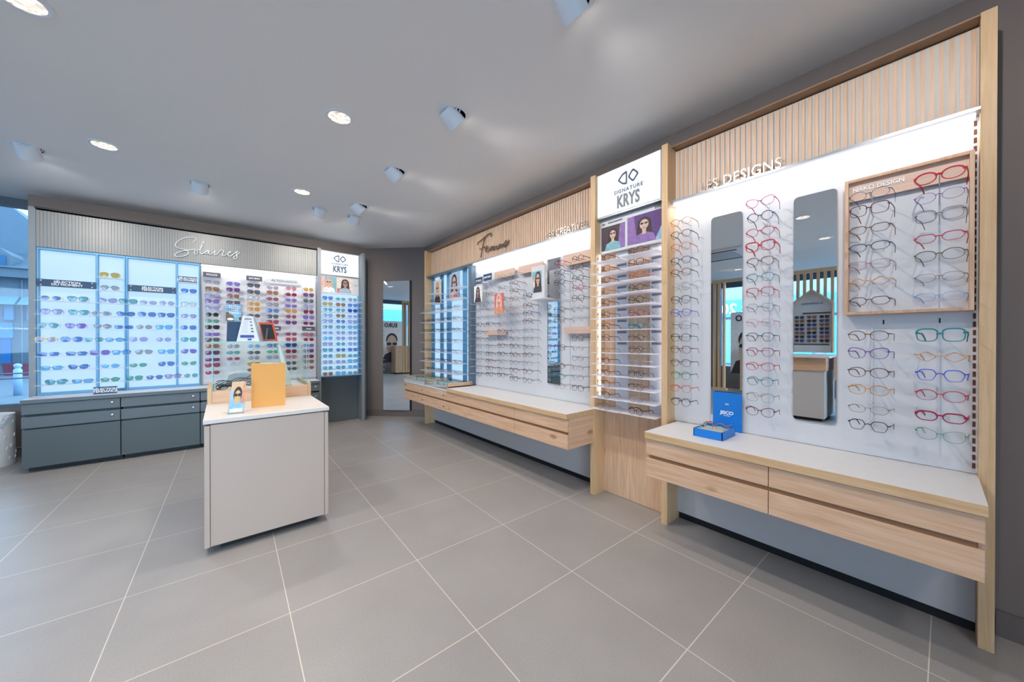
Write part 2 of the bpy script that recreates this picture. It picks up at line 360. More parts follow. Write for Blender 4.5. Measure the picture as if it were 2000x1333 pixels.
def eyewear_meshes(kind, th, fm, lm, split, lid):
    key = (kind, th, fm.name, lm.name, split)
    if key in MESHES: return MESHES[key]
    pts, a, b = outline(kind); cx = a+.0085; zc = b+.0035
    fr = MB(); tl = MB(); tr = MB(); lens = []
    t0 = {'wire': .0013, 'mid': .0023, 'thick': .0040}[th]; dep = {'wire': .0012, 'mid': .0022, 'thick': .0034}[th]
    for sgn in (-1, 1):
        o = [(sgn*(cx+x), zc+z) for x, z in pts]; n = len(o); vs = []
        for i in range(n):
            p = Vector(o[i]); tg = (Vector(o[(i+1) % n])-Vector(o[i-1])).normalized(); nr = Vector((tg.y, -tg.x))
            if nr.dot(p-Vector((sgn*cx, zc))) < 0: nr = -nr
            k = t0*(1.35 if p.y > zc+.2*b else .85) if th != 'wire' else t0
            q = p+nr*k
            dy = .0035*(abs(p.x)/.06)**2      # slight face wrap
            vs += [(p.x, -dep/2+dy, p.y), (q.x, -dep/2+dy, q.y), (q.x, dep/2+dy, q.y), (p.x, dep/2+dy, p.y)]
        fs = [(i*4+j, i*4+(j+1) % 4, ((i+1) % n)*4+(j+1) % 4, ((i+1) % n)*4+j) for i in range(n) for j in range(4)]
        fr.add(vs, fs)
        lb = MB(); vs = [(x, .0035*(abs(x)/.06)**2, z) for x, z in o]; c = (sgn*cx, .0035*(cx/.06)**2-.0012, zc)
        lb.add(vs+[c], [(i, (i+1) % n, n) for i in range(n)]); lens.append(lb)
    br = .0085
    fr.tube([(-br-.001, 0, zc+.20*b), (-br*.5, -.001, zc+.20*b+.0035), (0, -.0015, zc+.20*b+.0045), (br*.5, -.001, zc+.20*b+.0035), (br+.001, 0, zc+.20*b)], max(t0*.9, .0011), 6)
    if kind == 'a': fr.tube([(-cx*.7, 0, zc+b*.93), (0, -.002, zc+b*.97), (cx*.7, 0, zc+b*.93)], .0012, 6)
    ex = cx+a*1.03; ez = zc+b*.42
    for sgn, tb in ((-1, tl), (1, tr)):
        hb = {'wire': .0013, 'mid': .0022, 'thick': .0038}[th]; ww = {'wire': .0008, 'mid': .0011, 'thick': .0016}[th]
        path = [(sgn*(ex-.003), .002, ez), (sgn*(ex+.0035), .004, ez), (sgn*(ex+.0045), .009, ez), (sgn*(ex+.004), .05, ez-.001),
                (sgn*(ex+.001), .095, ez-.002), (sgn*(ex-.001), .108, ez-.006), (sgn*(ex-.004), .122, ez*.45+.001), (sgn*(ex-.006), .134, .003)]
        vs = []
        for i, p in enumerate(path):
            h = hb*(1.15 if i in (1, 2) else .8 if i == 3 else 1)
            vs += [(p[0]-ww, p[1], p[2]-h), (p[0]+ww, p[1], p[2]-h), (p[0]+ww, p[1], p[2]+h), (p[0]-ww, p[1], p[2]+h)]
        n = len(path)
        fs = [(i*4+j, i*4+(j+1) % 4, (i+1)*4+(j+1) % 4, (i+1)*4+j) for i in range(n-1) for j in range(4)]+[(0, 1, 2, 3), (n*4-4, n*4-3, n*4-2, n*4-1)]
        tb.add(vs, fs)
    if not split:
        fr.add(tl.v, tl.f); fr.add(tr.v, tr.f)
    R = [('frame', fr.mesh('frame', fm))] + [('lens', l.mesh('lens', lm)) for l in lens]
    if split: R += [('temple', tl.mesh('temple', fm)), ('temple', tr.mesh('temple', fm))]
    MESHES[key] = R; return R
def eyewear(name, kind, th, fm, lm, loc, rz, label, group, split=False, tilt=0):
    """origin: bottom centre of the front; front looks to local -Y, temples run to +Y"""
    t = thing(name, label, 'sunglasses' if name == 'sunglasses' else 'eyeglasses', loc, group)
    t.rotation_euler = (tilt, 0, rz)
    for nm, me in eyewear_meshes(kind, th, fm, lm, split, 0): link(nm, me, t)
    return t
HEX = {'black': '17171b', 'charcoal': '3a3a42', 'navy': '1d2b55', 'blue': '2745c8', 'teal': '1f7f86', 'green': '2f8a55', 'red': 'c0202e', 'crimson': '9c1740',
       'magenta': 'c01c7c', 'purple': '6a2a94', 'violet': '7c74c4', 'brown': '5b3420', 'bronze': '8a5a34', 'gold': 'c79a3a', 'yellow': 'e8cf1c', 'orange': 'd8622a',
       'grey': '8d8f96', 'silver': 'b8bcc4', 'olive': '6b6440', 'pink': 'd79aa6', 'burgundy': '5a1a2c', 'lilac': 'b8a4cc', 'mint': '8fd0b4', 'sky': '5a8ecb'}
def fmat(c):
    if c == 'tortoiseshell': return tortoise('tortoise_dark', '2c1a12', '8a5326')
    if c == 'amber': return tortoise('tortoise_amber', 'b5651a', 'e0a040')
    if c == 'clear': return clear('frame_clear', 'e8e6e6', 1, .25, 'd8d4d4')
    return mat('frame_'+c, HEX[c], .28, metal=.7 if c in ('gold', 'silver', 'bronze') else 0, var=.05)
LENSC = {'grey': 'a8acb8', 'smoke': '6f727e', 'blue': '6a8fd0', 'teal': '78b2c0', 'violet': 'aeb0dc', 'purple': '8c80cc', 'green': '6cb4a4', 'brown': 'a87c66', 'pink': 'd88a9c',
         'rose': 'b0607a', 'amber': 'd6a45c', 'navy': '3e56a8', 'plum': '7a5888', 'black': '43434e', 'pale': 'd8dce8', 'gold': 'c0b070', 'sky': '7cc0f0', 'wine': '90405a'}
def lmat(c):
    if c == 'demo': return clear('lens_clear', 'fafafb', .35)
    return clear('lens_'+c, LENSC[c], .8, .32, LENSC[c])
SHN = {'o': 'round', 'p': 'panto', 's': 'square', 'r': 'narrow rectangular', 'c': 'cat-eye', 'a': 'aviator', 'v': 'oval', 'w': 'flat-top', 'b': 'oversized', 'h': 'hexagonal', 'd': 'diamond-shaped', 'x': 'octagonal'}
ORD = ['first', 'second', 'third', 'fourth', 'fifth', 'sixth', 'seventh', 'eighth', 'ninth', 'tenth', 'eleventh', 'twelfth', 'thirteenth', 'fourteenth', 'fifteenth', 'sixteenth']

# ================================================================== SUNGLASSES WALL (back wall)
YF = 5.62        # face of the light panels
def post(label, x0, x1, y0, y1, m, z1=2.52, name='display_post'):
    return solo(name, MB().box(x0, x1, y0, y1, 0, z1), m, label, 'post', loc=((x0+x1)/2, (y0+y1)/2, 0), bevel=.001)
post('grey upright post at the window end of the sunglasses wall', -1.437, -1.392, 5.58, 5.83, MGREY)
post('grey upright post between slatted header and lit sign, sunglasses wall', 1.04, 1.085, 5.55, 5.83, MGREY, 2.53)
t = thing('display_post', 'blue-grey double upright post at the corner end of sunglasses wall', 'post', (1.66, 5.6, 0))
part('upright', MB().box(1.625, 1.665, 5.50, 5.83, 0, 2.53), MGREY, t, .001)
part('upright', MB().box(1.672, 1.70, 5.56, 5.83, 0, 2.53), mat('blue_grey_trim', '6f7f8c', .4), t, .001)
# cabinets
CT = .678
def cabinet(x0, x1, label, locks=True):
    t = thing('drawer_cabinet', label, 'cabinet', ((x0+x1)/2, 5.5, 0), 'grey drawer cabinets under the sunglasses')
    part('body', MB().box(x0+.012, x1-.004, 5.30, 5.57, .05, CT-.04), mat('cabinet_carcass', '2b3033', .5), t)
    part('plinth', MB().box(x0+.012, x1-.004, 5.38, 5.56, 0, .05), BLACK, t)
    for z0, z1 in ((.541, .636), (.415, .519)):
        d = part('drawer', MB().box(x0+.002, x1-.002, 5.262, 5.30, z0, z1), DGREY, t, .0015)
        zc = z0+.056
        part('lock', MB().lathe([(0, -.003), (.012, -.003), (.014, 0)], (x1-.055, 5.26, zc), 20, M=Matrix.Rotation(-PI/2, 3, 'X')), mat('chrome_lock', 'd8dadc', .2, 1), d, smooth=True, label='small round chrome lock')
    part('door', MB().box(x0+.002, x1-.002, 5.272, 5.30, .05, .402), mat('cabinet_door_grey', '525b5c', .45, var=.02, scale=8), t, .0015)
cabinet(-1.401, -.794, 'dark grey drawer cabinet nearest the window, under first light panels')
cabinet(-.792, -.191, 'dark grey drawer cabinet under the tall light panels, partly behind counter')
cabinet(-.189, .41, 'dark grey drawer cabinet mostly hidden behind the white sales counter')
cabinet(.412, 1.016, 'dark grey drawer cabinet beside the plain grey panel, behind counter')
t = thing('worktop', 'long grey worktop running over the dark grey drawer cabinets', 'worktop', (-.2, 5.45, .64))
part('slab', MB().box(-1.402, 1.018, 5.25, 5.61, .641, CT-.002), DGREY, t, .001)
part('top_surface', MB().box(-1.40, 1.016, 5.252, 5.61, CT-.002, CT), mat('pale_grey_top', 'c3c9d2', .4), t)
# slatted header
t = thing('header_panel', 'grey slatted header board over the sunglasses wall', 'header', (-.2, 5.7, 2.13))
part('backing', MB().box(-1.392, 1.04, 5.585, 5.83, 2.135, 2.495), mat('header_backing', '5c5b58', .6), t)
sl = MB(); x = -1.388
while x < 1.02: sl.box(x, x+.0205, 5.577, 5.586, 2.137, 2.493); x += .0222
part('slats', sl, mat('grey_slats', '8d8b87', .42, metal=.15), t)
part('top_rail', MB().box(-1.392, 1.04, 5.55, 5.83, 2.505, 2.52), mat('dark_rail', '25221f', .5), t)
def script(name, strokes, fn, r, m, parent):
    mb = MB()
    for st in strokes:
        P = [Vector((a, b)) for a, b in st]; out = []
        for i in range(len(P)-1):
            p0 = P[max(i-1, 0)]; p1 = P[i]; p2 = P[i+1]; p3 = P[min(i+2, len(P)-1)]
            for k in range(5):
                u = k/5; out.append(.5*((2*p1)+(p2-p0)*u+(2*p0-5*p1+4*p2-p3)*u*u+(3*p1-p0-3*p2+p3)*u**3))
        out.append(P[-1]); mb.tube([fn(q.x, q.y) for q in out], r, 6)
    return part(name, mb, m, parent, smooth=True)
SOL = [[(430,852),(458,825),(445,800),(380,800),(300,820),(245,860),(238,895),(275,918),(340,932),(375,955),(365,985),(315,1005),(250,1008),(230,990),(270,962),(340,942),(400,936),(440,930),(452,938),(440,962),(455,985),(478,965),(470,940),(500,935),(530,890),(548,855),(535,850),(516,895),(506,960),(522,978),(560,962),(600,940),(575,945),(558,968),(580,975),(606,945),(598,978),(625,985),(650,962),(668,945),(660,985),(685,988),(712,958),(732,940),(762,952),(745,992),(775,995),(805,975),(840,960),(822,958),(805,988),(830,1004),(862,985),(890,962),(912,950),(895,975),(905,1000),(900,1025),(878,1032),(866,1015),(895,995),(935,965)]]
script('lettering', SOL, lambda a, b: onY(300+.18*a, 320+.18*b, 5.56), .0045, TXTW, t)
# light panel units (each two bays)
SHZ = [1.61, 1.475, 1.338, 1.201, 1.064, .927, .784]
def light_unit(xs, label, shelves, group='lit shelving units of the sunglasses wall'):
    x0, x1 = xs[0], xs[-1]; t = thing('lit_shelf_unit', label, 'display shelf', ((x0+x1)/2, 5.72, CT), group)
    part('casing', MB().box(x0, x1, 5.66, 5.82, CT+.001, 2.133), MGREY, t)
    fr = MB().box(x0, x1, 5.585, 5.66, 2.112, 2.133).box(x0, x1, 5.585, 5.66, CT+.001, CT+.024)
    for i, x in enumerate(xs):
        w = .012 if i in (0, len(xs)-1) else .009
        a = max(x-w, x0); b = min(x+w, x1); fr.box(a, b, 5.585, 5.66, CT+.024, 2.112)
    part('frame', fr, BOXB, t, .001)
    for a, b in zip(xs[:-1], xs[1:]): part('light_panel', MB().box(a+.009, b-.009, YF+.015, 5.66, CT+.024, 2.112), LB1, t)
    for (a, b, z) in shelves: part('shelf', MB().box(a, b, 5.49, 5.64, z-.006, z), ACRYL, t)
    return t
light_unit([-1.39, -1.005, -.80], 'blue-lit sunglasses shelving unit standing nearest to the window', [(-1.385, -.80, z) for z in SHZ] + [(-1.0, -.815, 1.875), (-1.0, -.815, 1.745)])
light_unit([-.798, -.40, -.20], 'blue-lit sunglasses shelving unit beside the white panel', [(-.795, -.2, z) for z in SHZ] + [(-.39, -.21, 1.763), (-.39, -.21, 1.890)])
def sign(name, x0, x1, z0, z1, y, m, s, size, label, studs=False, tm=None, bold=.0007, sx=1.12, lsp=.85, group=None):
    t = thing(name, label, 'sign', ((x0+x1)/2, y, z0), group)
    part('plate', MB().box(x0, x1, y-.004, y, z0, z1), m, t)
    text('lettering', s, size, ((x0+x1)/2, y-.005, (z0+z1)/2), 'Y', tm or TXTW, t, bold=bold, sx=sx, lsp=lsp)
    if studs:
        mb = MB()
        for x in (x0+.025, x1-.025):
            for z in (z0+.014, z1-.014): mb.lathe([(.006, 0), (.006, .004)], (x, y-.004, z), 10, M=Matrix.Rotation(PI/2, 3, 'X'))
        part('stud', mb, STEEL, t)
    return t
sign('brand_sign', -1.385, -1.008, 1.752, 1.823, 5.575, NAVY, 'SÉLECTION\nDU MOMENT', .030, 'long navy sign with two lines of white capitals nearest the window', True)
sign('brand_sign', -.785, -.405, 1.753, 1.824, 5.575, NAVY, 'SÉLECTION\nTENDANCE', .029, 'long navy sign with white capitals above the middle sunglasses bay', True)
sign('brand_sign', -.382, -.222, 1.8905, 1.956, 5.52, NAVY, 'SÉLECTION\nDU MOMENT', .027, 'small navy sign standing on the topmost shelf beside white panel')
sign('brand_sign', -.99, -.83, CT, CT+.072, 5.36, NAVY, 'SÉLECTION\nTENDANCE', .028, 'small navy sign standing on the grey worktop')
ROWS = [
 [(99.6,'v','mid','yellow','blue'),(152.4,'w','mid','charcoal','teal'),(210,'c','mid','navy','violet'),(250.5,'w','mid','charcoal','teal'),(290,'v','wire','charcoal','violet'),(326.4,'o','mid','clear','violet'),(369.4,'s','mid','teal','pale')],
 [(101,'w','mid','purple','violet'),(154,'w','mid','teal','teal'),(198,'v','thick','pink','teal'),(246,'c','mid','navy','blue'),(287.5,'b','wire','violet','blue'),(325,'w','mid','navy','blue'),(369.5,'h','mid','navy','violet')],
 [(93,'a','wire','navy','teal'),(148,'w','mid','purple','purple'),(200,'o','mid','charcoal','grey'),(242,'r','mid','sky','blue'),(282,'o','wire','charcoal','grey'),(321,'w','mid','teal','sky'),(368.5,'b','wire','silver','blue')],
 [(89,'s','thick','yellow','violet'),(140,'b','wire','navy','blue'),(183,'s','mid','clear','teal'),(224,'v','mid','navy','sky'),(270.6,'b','wire','lilac','violet'),(320,'o','wire','charcoal','violet'),(369.4,'w','mid','teal','teal')],
 [(94,'r','wire','navy','blue'),(149.5,'r','mid','navy','blue'),(195,'b','wire','violet','purple'),(237,'w','mid','navy','sky'),(281,'a','wire','charcoal','grey'),(325,'w','mid','teal','sky'),(369.3,'a','wire','navy','purple')],
 [(100,'r','mid','teal','sky'),(153,'c','mid','navy','blue'),(215,'v','mid','clear','sky'),(270,'v','wire','black','green'),(325,'a','wire','navy','blue'),(369.3,'c','wire','gold','green')],
 [(109,'c','thick','teal','teal'),(161,'r','mid','navy','sky'),(215,'v','mid','black','green'),(262,'s','mid','teal','green'),(302,'h','mid','navy','blue'),(338,'w','mid','brown','violet'),(373,'o','wire','gold','teal')]]
for r, row in enumerate(ROWS):
    for i, (px, k, th, fc, lc) in enumerate(row):
        x = onY(px, 664, 5.505).x
        eyewear('sunglasses', k, th, fmat(fc), lmat(lc), (x, 5.505, SHZ[r]), .10, f'{fc} {SHN[k]} sunglasses with {lc} lenses, {ORD[i]} from window on {ORD[r+1]} blue-lit shelf down', 'sunglasses on the blue-lit shelves')
eyewear('sunglasses', 'b', 'mid', fmat('gold'), lmat('gold'), (onY(215, 664, 5.505).x, 5.505, 1.875), .1, 'large gold shield sunglasses alone on the highest small shelf near window', 'sunglasses on the blue-lit shelves')
eyewear('sunglasses', 'h', 'mid', fmat('charcoal'), lmat('grey'), (onY(215, 664, 5.505).x, 5.505, 1.745), .1, 'charcoal grey sunglasses just below the gold shield pair', 'sunglasses on the blue-lit shelves')
eyewear('sunglasses', 'w', 'mid', fmat('blue'), lmat('blue'), (onY(369.5, 664, 5.505).x, 5.505, 1.763), .05, 'blue flat-top sunglasses just below the small navy sign on the shelf', 'sunglasses on the blue-lit shelves')
# white panel with pegged sunglasses
t = thing('peg_board', 'white panel for pegged sunglasses under the slatted header', 'display panel', (.42, 5.7, CT))
part('board', MB().box(-.198, 1.038, 5.64, 5.82, CT+.001, 2.133), PANELW, t)
part('light_strip', MB().box(-.19, 1.03, 5.60, 5.64, 2.115, 2.13), LED, t, label='bright white light strip')
part('side_trim', MB().box(-.198, -.188, 5.60, 5.64, CT+.001, 2.12), MGREY, t)
YP = 5.50
PEG = [
 (415,[552.4,565,577.6,589.3,602,615.4,627.5,640,653,664.5,677,690,702.7,714.4,728.4],'b:lilac:grey s:brown:brown r:charcoal:violet w:purple:purple c:violet:violet o:black:black v:green:green w:black:black r:purple:purple w:charcoal:smoke s:bronze:brown w:black:plum r:plum:plum b:wine:rose v:wine:rose'),
 (456,[555.6,566.8,579,590.7,677,689,701,713],'a:navy:purple w:purple:plum o:tortoiseshell:brown r:charcoal:smoke o:grey:grey v:teal:teal v:pink:rose b:silver:pale'),
 (496,[558.7,571,582,594,604.6,617,676.6,689,700,711.7,723],'w:black:smoke w:black:smoke o:charcoal:demo v:amber:amber s:amber:amber v:charcoal:smoke h:silver:sky v:charcoal:smoke o:grey:grey s:amber:amber v:brown:brown'),
 (533,[562.7,572.6,584.4,595.6,607.7,619,629.8,653,675.7,687.4,699],'c:pink:grey s:tortoiseshell:brown v:rose:rose s:black:grey b:navy:blue s:black:smoke w:tortoiseshell:rose v:pink:rose s:navy:blue v:green:green b:silver:grey'),
 (569,[564.6,575.8,586.6,597.8,608.6,619.5,631,653,663.5,675,687,698,710,720.7],'o:rose:pink v:wine:wine v:purple:purple r:plum:purple b:gold:amber o:rose:rose w:plum:plum v:black:rose s:red:rose w:navy:navy s:wine:wine s:tortoiseshell:pink o:black:smoke v:black:smoke'),
 (603,[566.4,577,588.4,598.8,610,621,632,653.6,663.5,675,686,697,707,718.5],'o:gold:amber w:purple:plum s:teal:smoke v:charcoal:violet s:wine:wine b:purple:purple v:plum:wine v:rose:pink v:red:wine v:navy:blue s:plum:plum s:black:wine s:black:brown v:tortoiseshell:brown')]
FALL = {'rose': 'burgundy', 'wine': 'burgundy', 'plum': 'purple', 'pale': 'silver'}
def rail(x, y, z0, z1, zs, side, label):
    mb = MB()
    if side == 'Y':
        mb.box(x-.004, x+.004, 5.632, 5.64, z0, z1)
        for z in zs: mb.box(x-.002, x+.002, y+.001, 5.634, z+.028, z+.033)
    else:
        mb.box(2.354, 2.36, y-.003, y+.003, z0, z1)
        for z in zs: mb.box(x+.001, 2.354, y-.002, y+.002, z+.028, z+.033)
    return solo('peg_rail', mb, RAIL, label, 'rail', loc=(x, y, z0), group='clear peg rails holding the eyewear')
for c, (px, ys, spec) in enumerate(PEG):
    x = onY(px, 664, YP).x; zs = []; specs = spec.split()
    for i, (y, sp_) in enumerate(zip(ys, specs)):
        k, fc, lc = sp_.split(':'); z = onY(px, y, YP).z-.024; zs.append(z); f2 = FALL.get(fc, fc)
        eyewear('sunglasses', k, 'mid' if k not in 'ab' else 'wire', fmat(f2), lmat(lc), (x, YP, z), .03, f'{f2} {SHN[k]} sunglasses with {lc} lenses, {ORD[i]} from top, {ORD[c]} white-panel column from window', 'sunglasses pegged on the white panel')
    rail(x, YP, zs[-1]-.02, zs[0]+.08, zs, 'Y', f'clear peg rail of the {ORD[c]} white-panel sunglasses column from the window')
sign('brand_sign', -.172, -.01, 1.978, 2.038, 5.56, CHAR, 'POLICE', .027, 'charcoal sign with white word above the first white-panel sunglasses column')
sign('brand_sign', .24, .404, 1.979, 2.041, 5.56, CHAR, 'RAY-BAN', .024, 'charcoal sign with hyphenated white word above third sunglasses column')
o = sign('brand_sign', .451, .85, 1.975, 2.05, 5.60, PANELW, 'ALTERNANCE', .042, 'white strip sign with grey capitals at the top of the white panel', tm=TXTG, bold=.0006)
sign('brand_sign', .446, .606, 1.345, 1.406, 5.56, CHAR, 'ARMANI', .026, 'small charcoal sign partly behind the orange photo frame')
sign('brand_sign', .852, 1.012, 1.348, 1.408, 5.56, CHAR, 'MAJE', .026, 'small charcoal sign low in the last sunglasses column by grey post')

# signature column of the back wall
def logo(parent, cx, y, cz, s, face, m):
    """two facing rounded kites drawn as outlined strokes"""
    fn = (lambda a, b: Vector((cx+a*s, y, cz+b*s))) if face == 'Y' else (lambda a, b: Vector((y, cx-a*s, cz+b*s)))
    mb = MB()
    L = [(-.08, .62), (-.08, -.62), (-.55, -.48), (-1.05, 0), (-.55, .48)]
    R = [(.5, .62), (1.08, .02), (.5, -.62), (-.02, 0)]
    def soft(P, f):
        out = []
        for i in range(len(P)):
            p, q, w2 = Vector(P[i-1]), Vector(P[i]), Vector(P[(i+1) % len(P)]); a = q+(p-q)*f; b = q+(w2-q)*f
            out += [tuple(a*(1-k)**2+q*2*k*(1-k)+b*k*k) for k in (0, .25, .5, .75, 1)]
        return out
    for P in (soft(L, .22), soft(R, .25)):
        ctr = sum((Vector(p) for p in P), Vector((0, 0)))/len(P)
        inner = [ctr+(Vector(p)-ctr)*.68 for p in P]; n = len(P)
        vs = []; d = .0015 if face == 'Y' else .0015
        for q in list(P)+[tuple(i) for i in inner]:
            v = fn(*q); vs.append(v)
        off = Vector((0, -.003, 0)) if face == 'Y' else Vector((-.003, 0, 0))
        vs2 = vs+[v+off for v in vs]; m2 = 2*n
        for i in range(n):
            j = (i+1) % n
            mb.add([vs2[k] for k in (i, j, n+j, n+i, m2+i, m2+j, m2+n+j, m2+n+i)], [(0, 1, 2, 3), (7, 6, 5, 4), (0, 1, 5, 4), (2, 3, 7, 6)])
    return part('logo', mb, m, parent)
t = thing('lit_sign', 'glowing white logo sign at the corner end of the sunglasses wall', 'sign', (1.355, 5.66, 2.17))
part('frame', MB().box(1.085, 1.625, 5.64, 5.82, 2.165, 2.525), STEEL, t)
part('light_face', MB().box(1.095, 1.615, 5.632, 5.64, 2.18, 2.512), LB2, t)
logo(t, 1.35, 5.631, 2.425, .085, 'Y', TXTB)
text('lettering', 'SIGNATURE', .036, (1.35, 5.630, 2.345), 'Y', TXTB, t, bold=.0005, sx=1.0, sp=1.25)
text('lettering', 'KRYS', .125, (1.35, 5.630, 2.265), 'Y', TXTB, t, bold=.004, sx=.62, sp=1.05)
def picture(name, label, s0, s1, z0, z1, pos, face, bg, shapes, cat='poster', mats=None, thick=.006, group=None):
    """flat printed picture: shapes = (material, [(u,v)...]) in 0..1 of the sheet, stacked in thin ink layers"""
    w = abs(s1-s0); h = z1-z0
    if face == 'Y': fn = lambda u, v, d: Vector((s0+u*w, pos-d, z0+v*h))
    else: fn = lambda u, v, d: Vector((pos-d, s0-u*w, z0+v*h))
    ms = [bg]; mb = MB(); mb.prism([(0, 0), (1, 0), (1, 1), (0, 1)], fn, -thick, 0)
    for i, (m, pts) in enumerate(shapes):
        if m not in ms: ms.append(m)
        mb.prism(pts, fn, 0, .0004*(i+1), ms.index(m))
    if isinstance(label, tuple): return part(name, mb, ms, label[0])
    return solo(name, mb, ms, label, cat, loc=fn(.5, 0, 0), group=group)
def ell(cx, cy, rx, ry, n=22, a0=0, a1=2*PI): return [(cx+rx*math.cos(a0+(a1-a0)*i/n), cy+ry*math.sin(a0+(a1-a0)*i/n)) for i in range(n)]
def clipb(pts): return [(min(max(a, 0), 1), min(max(b, 0), 1)) for a, b in pts]
SK1 = mat('print_skin', 'cfae9c', .6, var=.25, scale=45); SK2 = mat('print_skin_dark', 'a8867a', .6, var=.25, scale=30)
HR1 = mat('print_hair_dark', '3c2a2a', .6, var=.3, scale=40); HR2 = mat('print_hair_blond', 'cba685', .6, var=.25, scale=40)
PR = {k: mat('print_'+k, v, .6, var=.4, scale=38) for k, v in dict(pink='e6b9b4', blue='9cc0e0', violet='5c3f78', red='d4675a', teal='7fb0b8', white='efe9e4', dark='4a3c44', orange='dc9470', lilac='8d6ca4', sand='e6d3c0', olive='6b6250', sky='6fb4e0', greyb='a9b6c6').items()}
def portrait(skin, hair, top, lens, ox=.5, s=1.0, extra=[]):
    return extra + [(hair, clipb(ell(ox, .66, .24*s, .27*s))), (hair, clipb([(ox-.24*s, .68), (ox-.28*s, .25), (ox+.28*s, .25), (ox+.24*s, .68)])),
        (top, clipb([(ox-.42*s, 0), (ox-.34*s, .25), (ox-.1*s, .34), (ox+.1*s, .34), (ox+.34*s, .25), (ox+.42*s, 0)])),
        (skin, clipb([(ox-.07*s, .28), (ox+.07*s, .28), (ox+.07*s, .5), (ox-.07*s, .5)])),
        (skin, clipb(ell(ox, .62, .155*s, .215*s))), (lens, clipb(ell(ox-.075*s, .655, .062*s, .042*s))), (lens, clipb(ell(ox+.075*s, .655, .062*s, .042*s))),
        (mat('print_lips', 'b0505a', .6), clipb(ell(ox, .50, .045*s, .018*s)))]
LD = mat('print_dark_lens', '2c2630', .5)
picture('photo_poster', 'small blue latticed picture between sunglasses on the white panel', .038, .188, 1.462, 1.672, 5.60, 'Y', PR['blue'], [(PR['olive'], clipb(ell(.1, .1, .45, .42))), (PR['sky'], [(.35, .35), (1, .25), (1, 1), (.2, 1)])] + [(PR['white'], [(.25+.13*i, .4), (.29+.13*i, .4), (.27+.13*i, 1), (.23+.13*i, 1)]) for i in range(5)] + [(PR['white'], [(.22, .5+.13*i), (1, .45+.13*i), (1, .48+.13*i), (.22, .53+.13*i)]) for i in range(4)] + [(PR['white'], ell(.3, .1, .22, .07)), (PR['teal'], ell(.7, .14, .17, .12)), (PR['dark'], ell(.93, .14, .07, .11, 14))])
t = thing('photo_board', 'white board with two printed portraits under the glowing corner sign', 'poster', (1.355, 5.66, 1.905))
part('board', MB().box(1.088, 1.622, 5.652, 5.82, 1.905, 2.163), PANELW, t)
picture('photo', (t,), 1.10, 1.31, 1.925, 2.15, 5.651, 'Y', PR['teal'], portrait(SK1, HR2, PR['white'], LD, extra=[(PR['pink'], [(0, 0), (.35, 0), (.25, 1), (0, 1)])]))
picture('photo', (t,), 1.32, 1.54, 1.925, 2.15, 5.651, 'Y', PR['sand'], portrait(SK2, HR1, PR['greyb'], LD, extra=[(PR['red'], [(0, .0), (.3, 0), (.3, .3), (0, .3)])]))
text('lettering', 'SIGNATURE\nKRYS', .012, (1.58, 5.650, 2.05), 'Y', TXTG, t)
SK_Z = [onY(640, y, 5.45).z-.001 for y in (586, 597.5, 608.5, 619.7, 631, 642.2, 653.5, 664.8, 676, 687.8, 699.5, 711, 722.8, 734.5)]
t = thing('lit_shelf_unit', 'narrow blue-lit shelving unit under the corner logo sign', 'display shelf', (1.355, 5.72, .69), 'lit shelving units of the sunglasses wall')
part('casing', MB().box(1.086, 1.624, 5.68, 5.82, .675, 1.903), MGREY, t)
part('light_panel', MB().box(1.09, 1.62, 5.662, 5.68, .695, 1.903), LB1, t)
part('frame', MB().box(1.086, 1.624, 5.64, 5.68, .675, .695).box(1.605, 1.624, 5.60, 5.68, .695, 1.9), BOXB, t)
for z in SK_Z: part('shelf', MB().box(1.09, 1.618, 5.44, 5.66, z-.005, z), ACRYL, t)
solo('base_panel', MB().box(1.086, 1.62, 5.70, 5.82, .004, .674), DGREY, 'plain grey panel below the narrow lit sunglasses shelves', 'panel', loc=(1.35, 5.7, 0), bevel=.001)
rk = random.Random(3)
KL = [('w','navy','blue'),('v','teal','teal'),('o','charcoal','grey'),('s','tortoiseshell','gold'),('s','tortoiseshell','brown'),('w','blue','blue'),('o','teal','teal'),('o','navy','teal'),('w','navy','navy'),('p','navy','violet'),('p','tortoiseshell','brown'),('v','violet','violet')]
for r, z in enumerate(SK_Z):
    for c, px in enumerate((640.4, 665.7, 689)):
        k, fc, lc = KL[(r*3+c)] if r*3+c < 12 else rk.choice(KL)
        if r*3+c >= 12: lc = rk.choice(['teal', 'blue', 'sky', 'violet', lc])
        eyewear('sunglasses', k, 'mid', fmat(fc), lmat(lc), (onY(px, 664, 5.46).x, 5.46, z), -.05+rk.uniform(-.06, .06), f'{fc} {SHN[k]} sunglasses with {lc} lenses, {["window-side", "middle", "corner-side"][c]} pair on {ORD[r]} shelf of narrow unit', 'sunglasses on the narrow lit unit')
# tall mirror on the diagonal wall
t = thing('tall_mirror', 'tall narrow wall mirror with dark edges in the room corner', 'mirror', diag(.555, .0, .1))
part('frame', dprism(MB(), .325, .785, .001, .03, .098, 2.167), BLACK, t)
part('glass', dprism(MB(), .33, .765, .03, .033, .103, 2.162), MIRR, t)

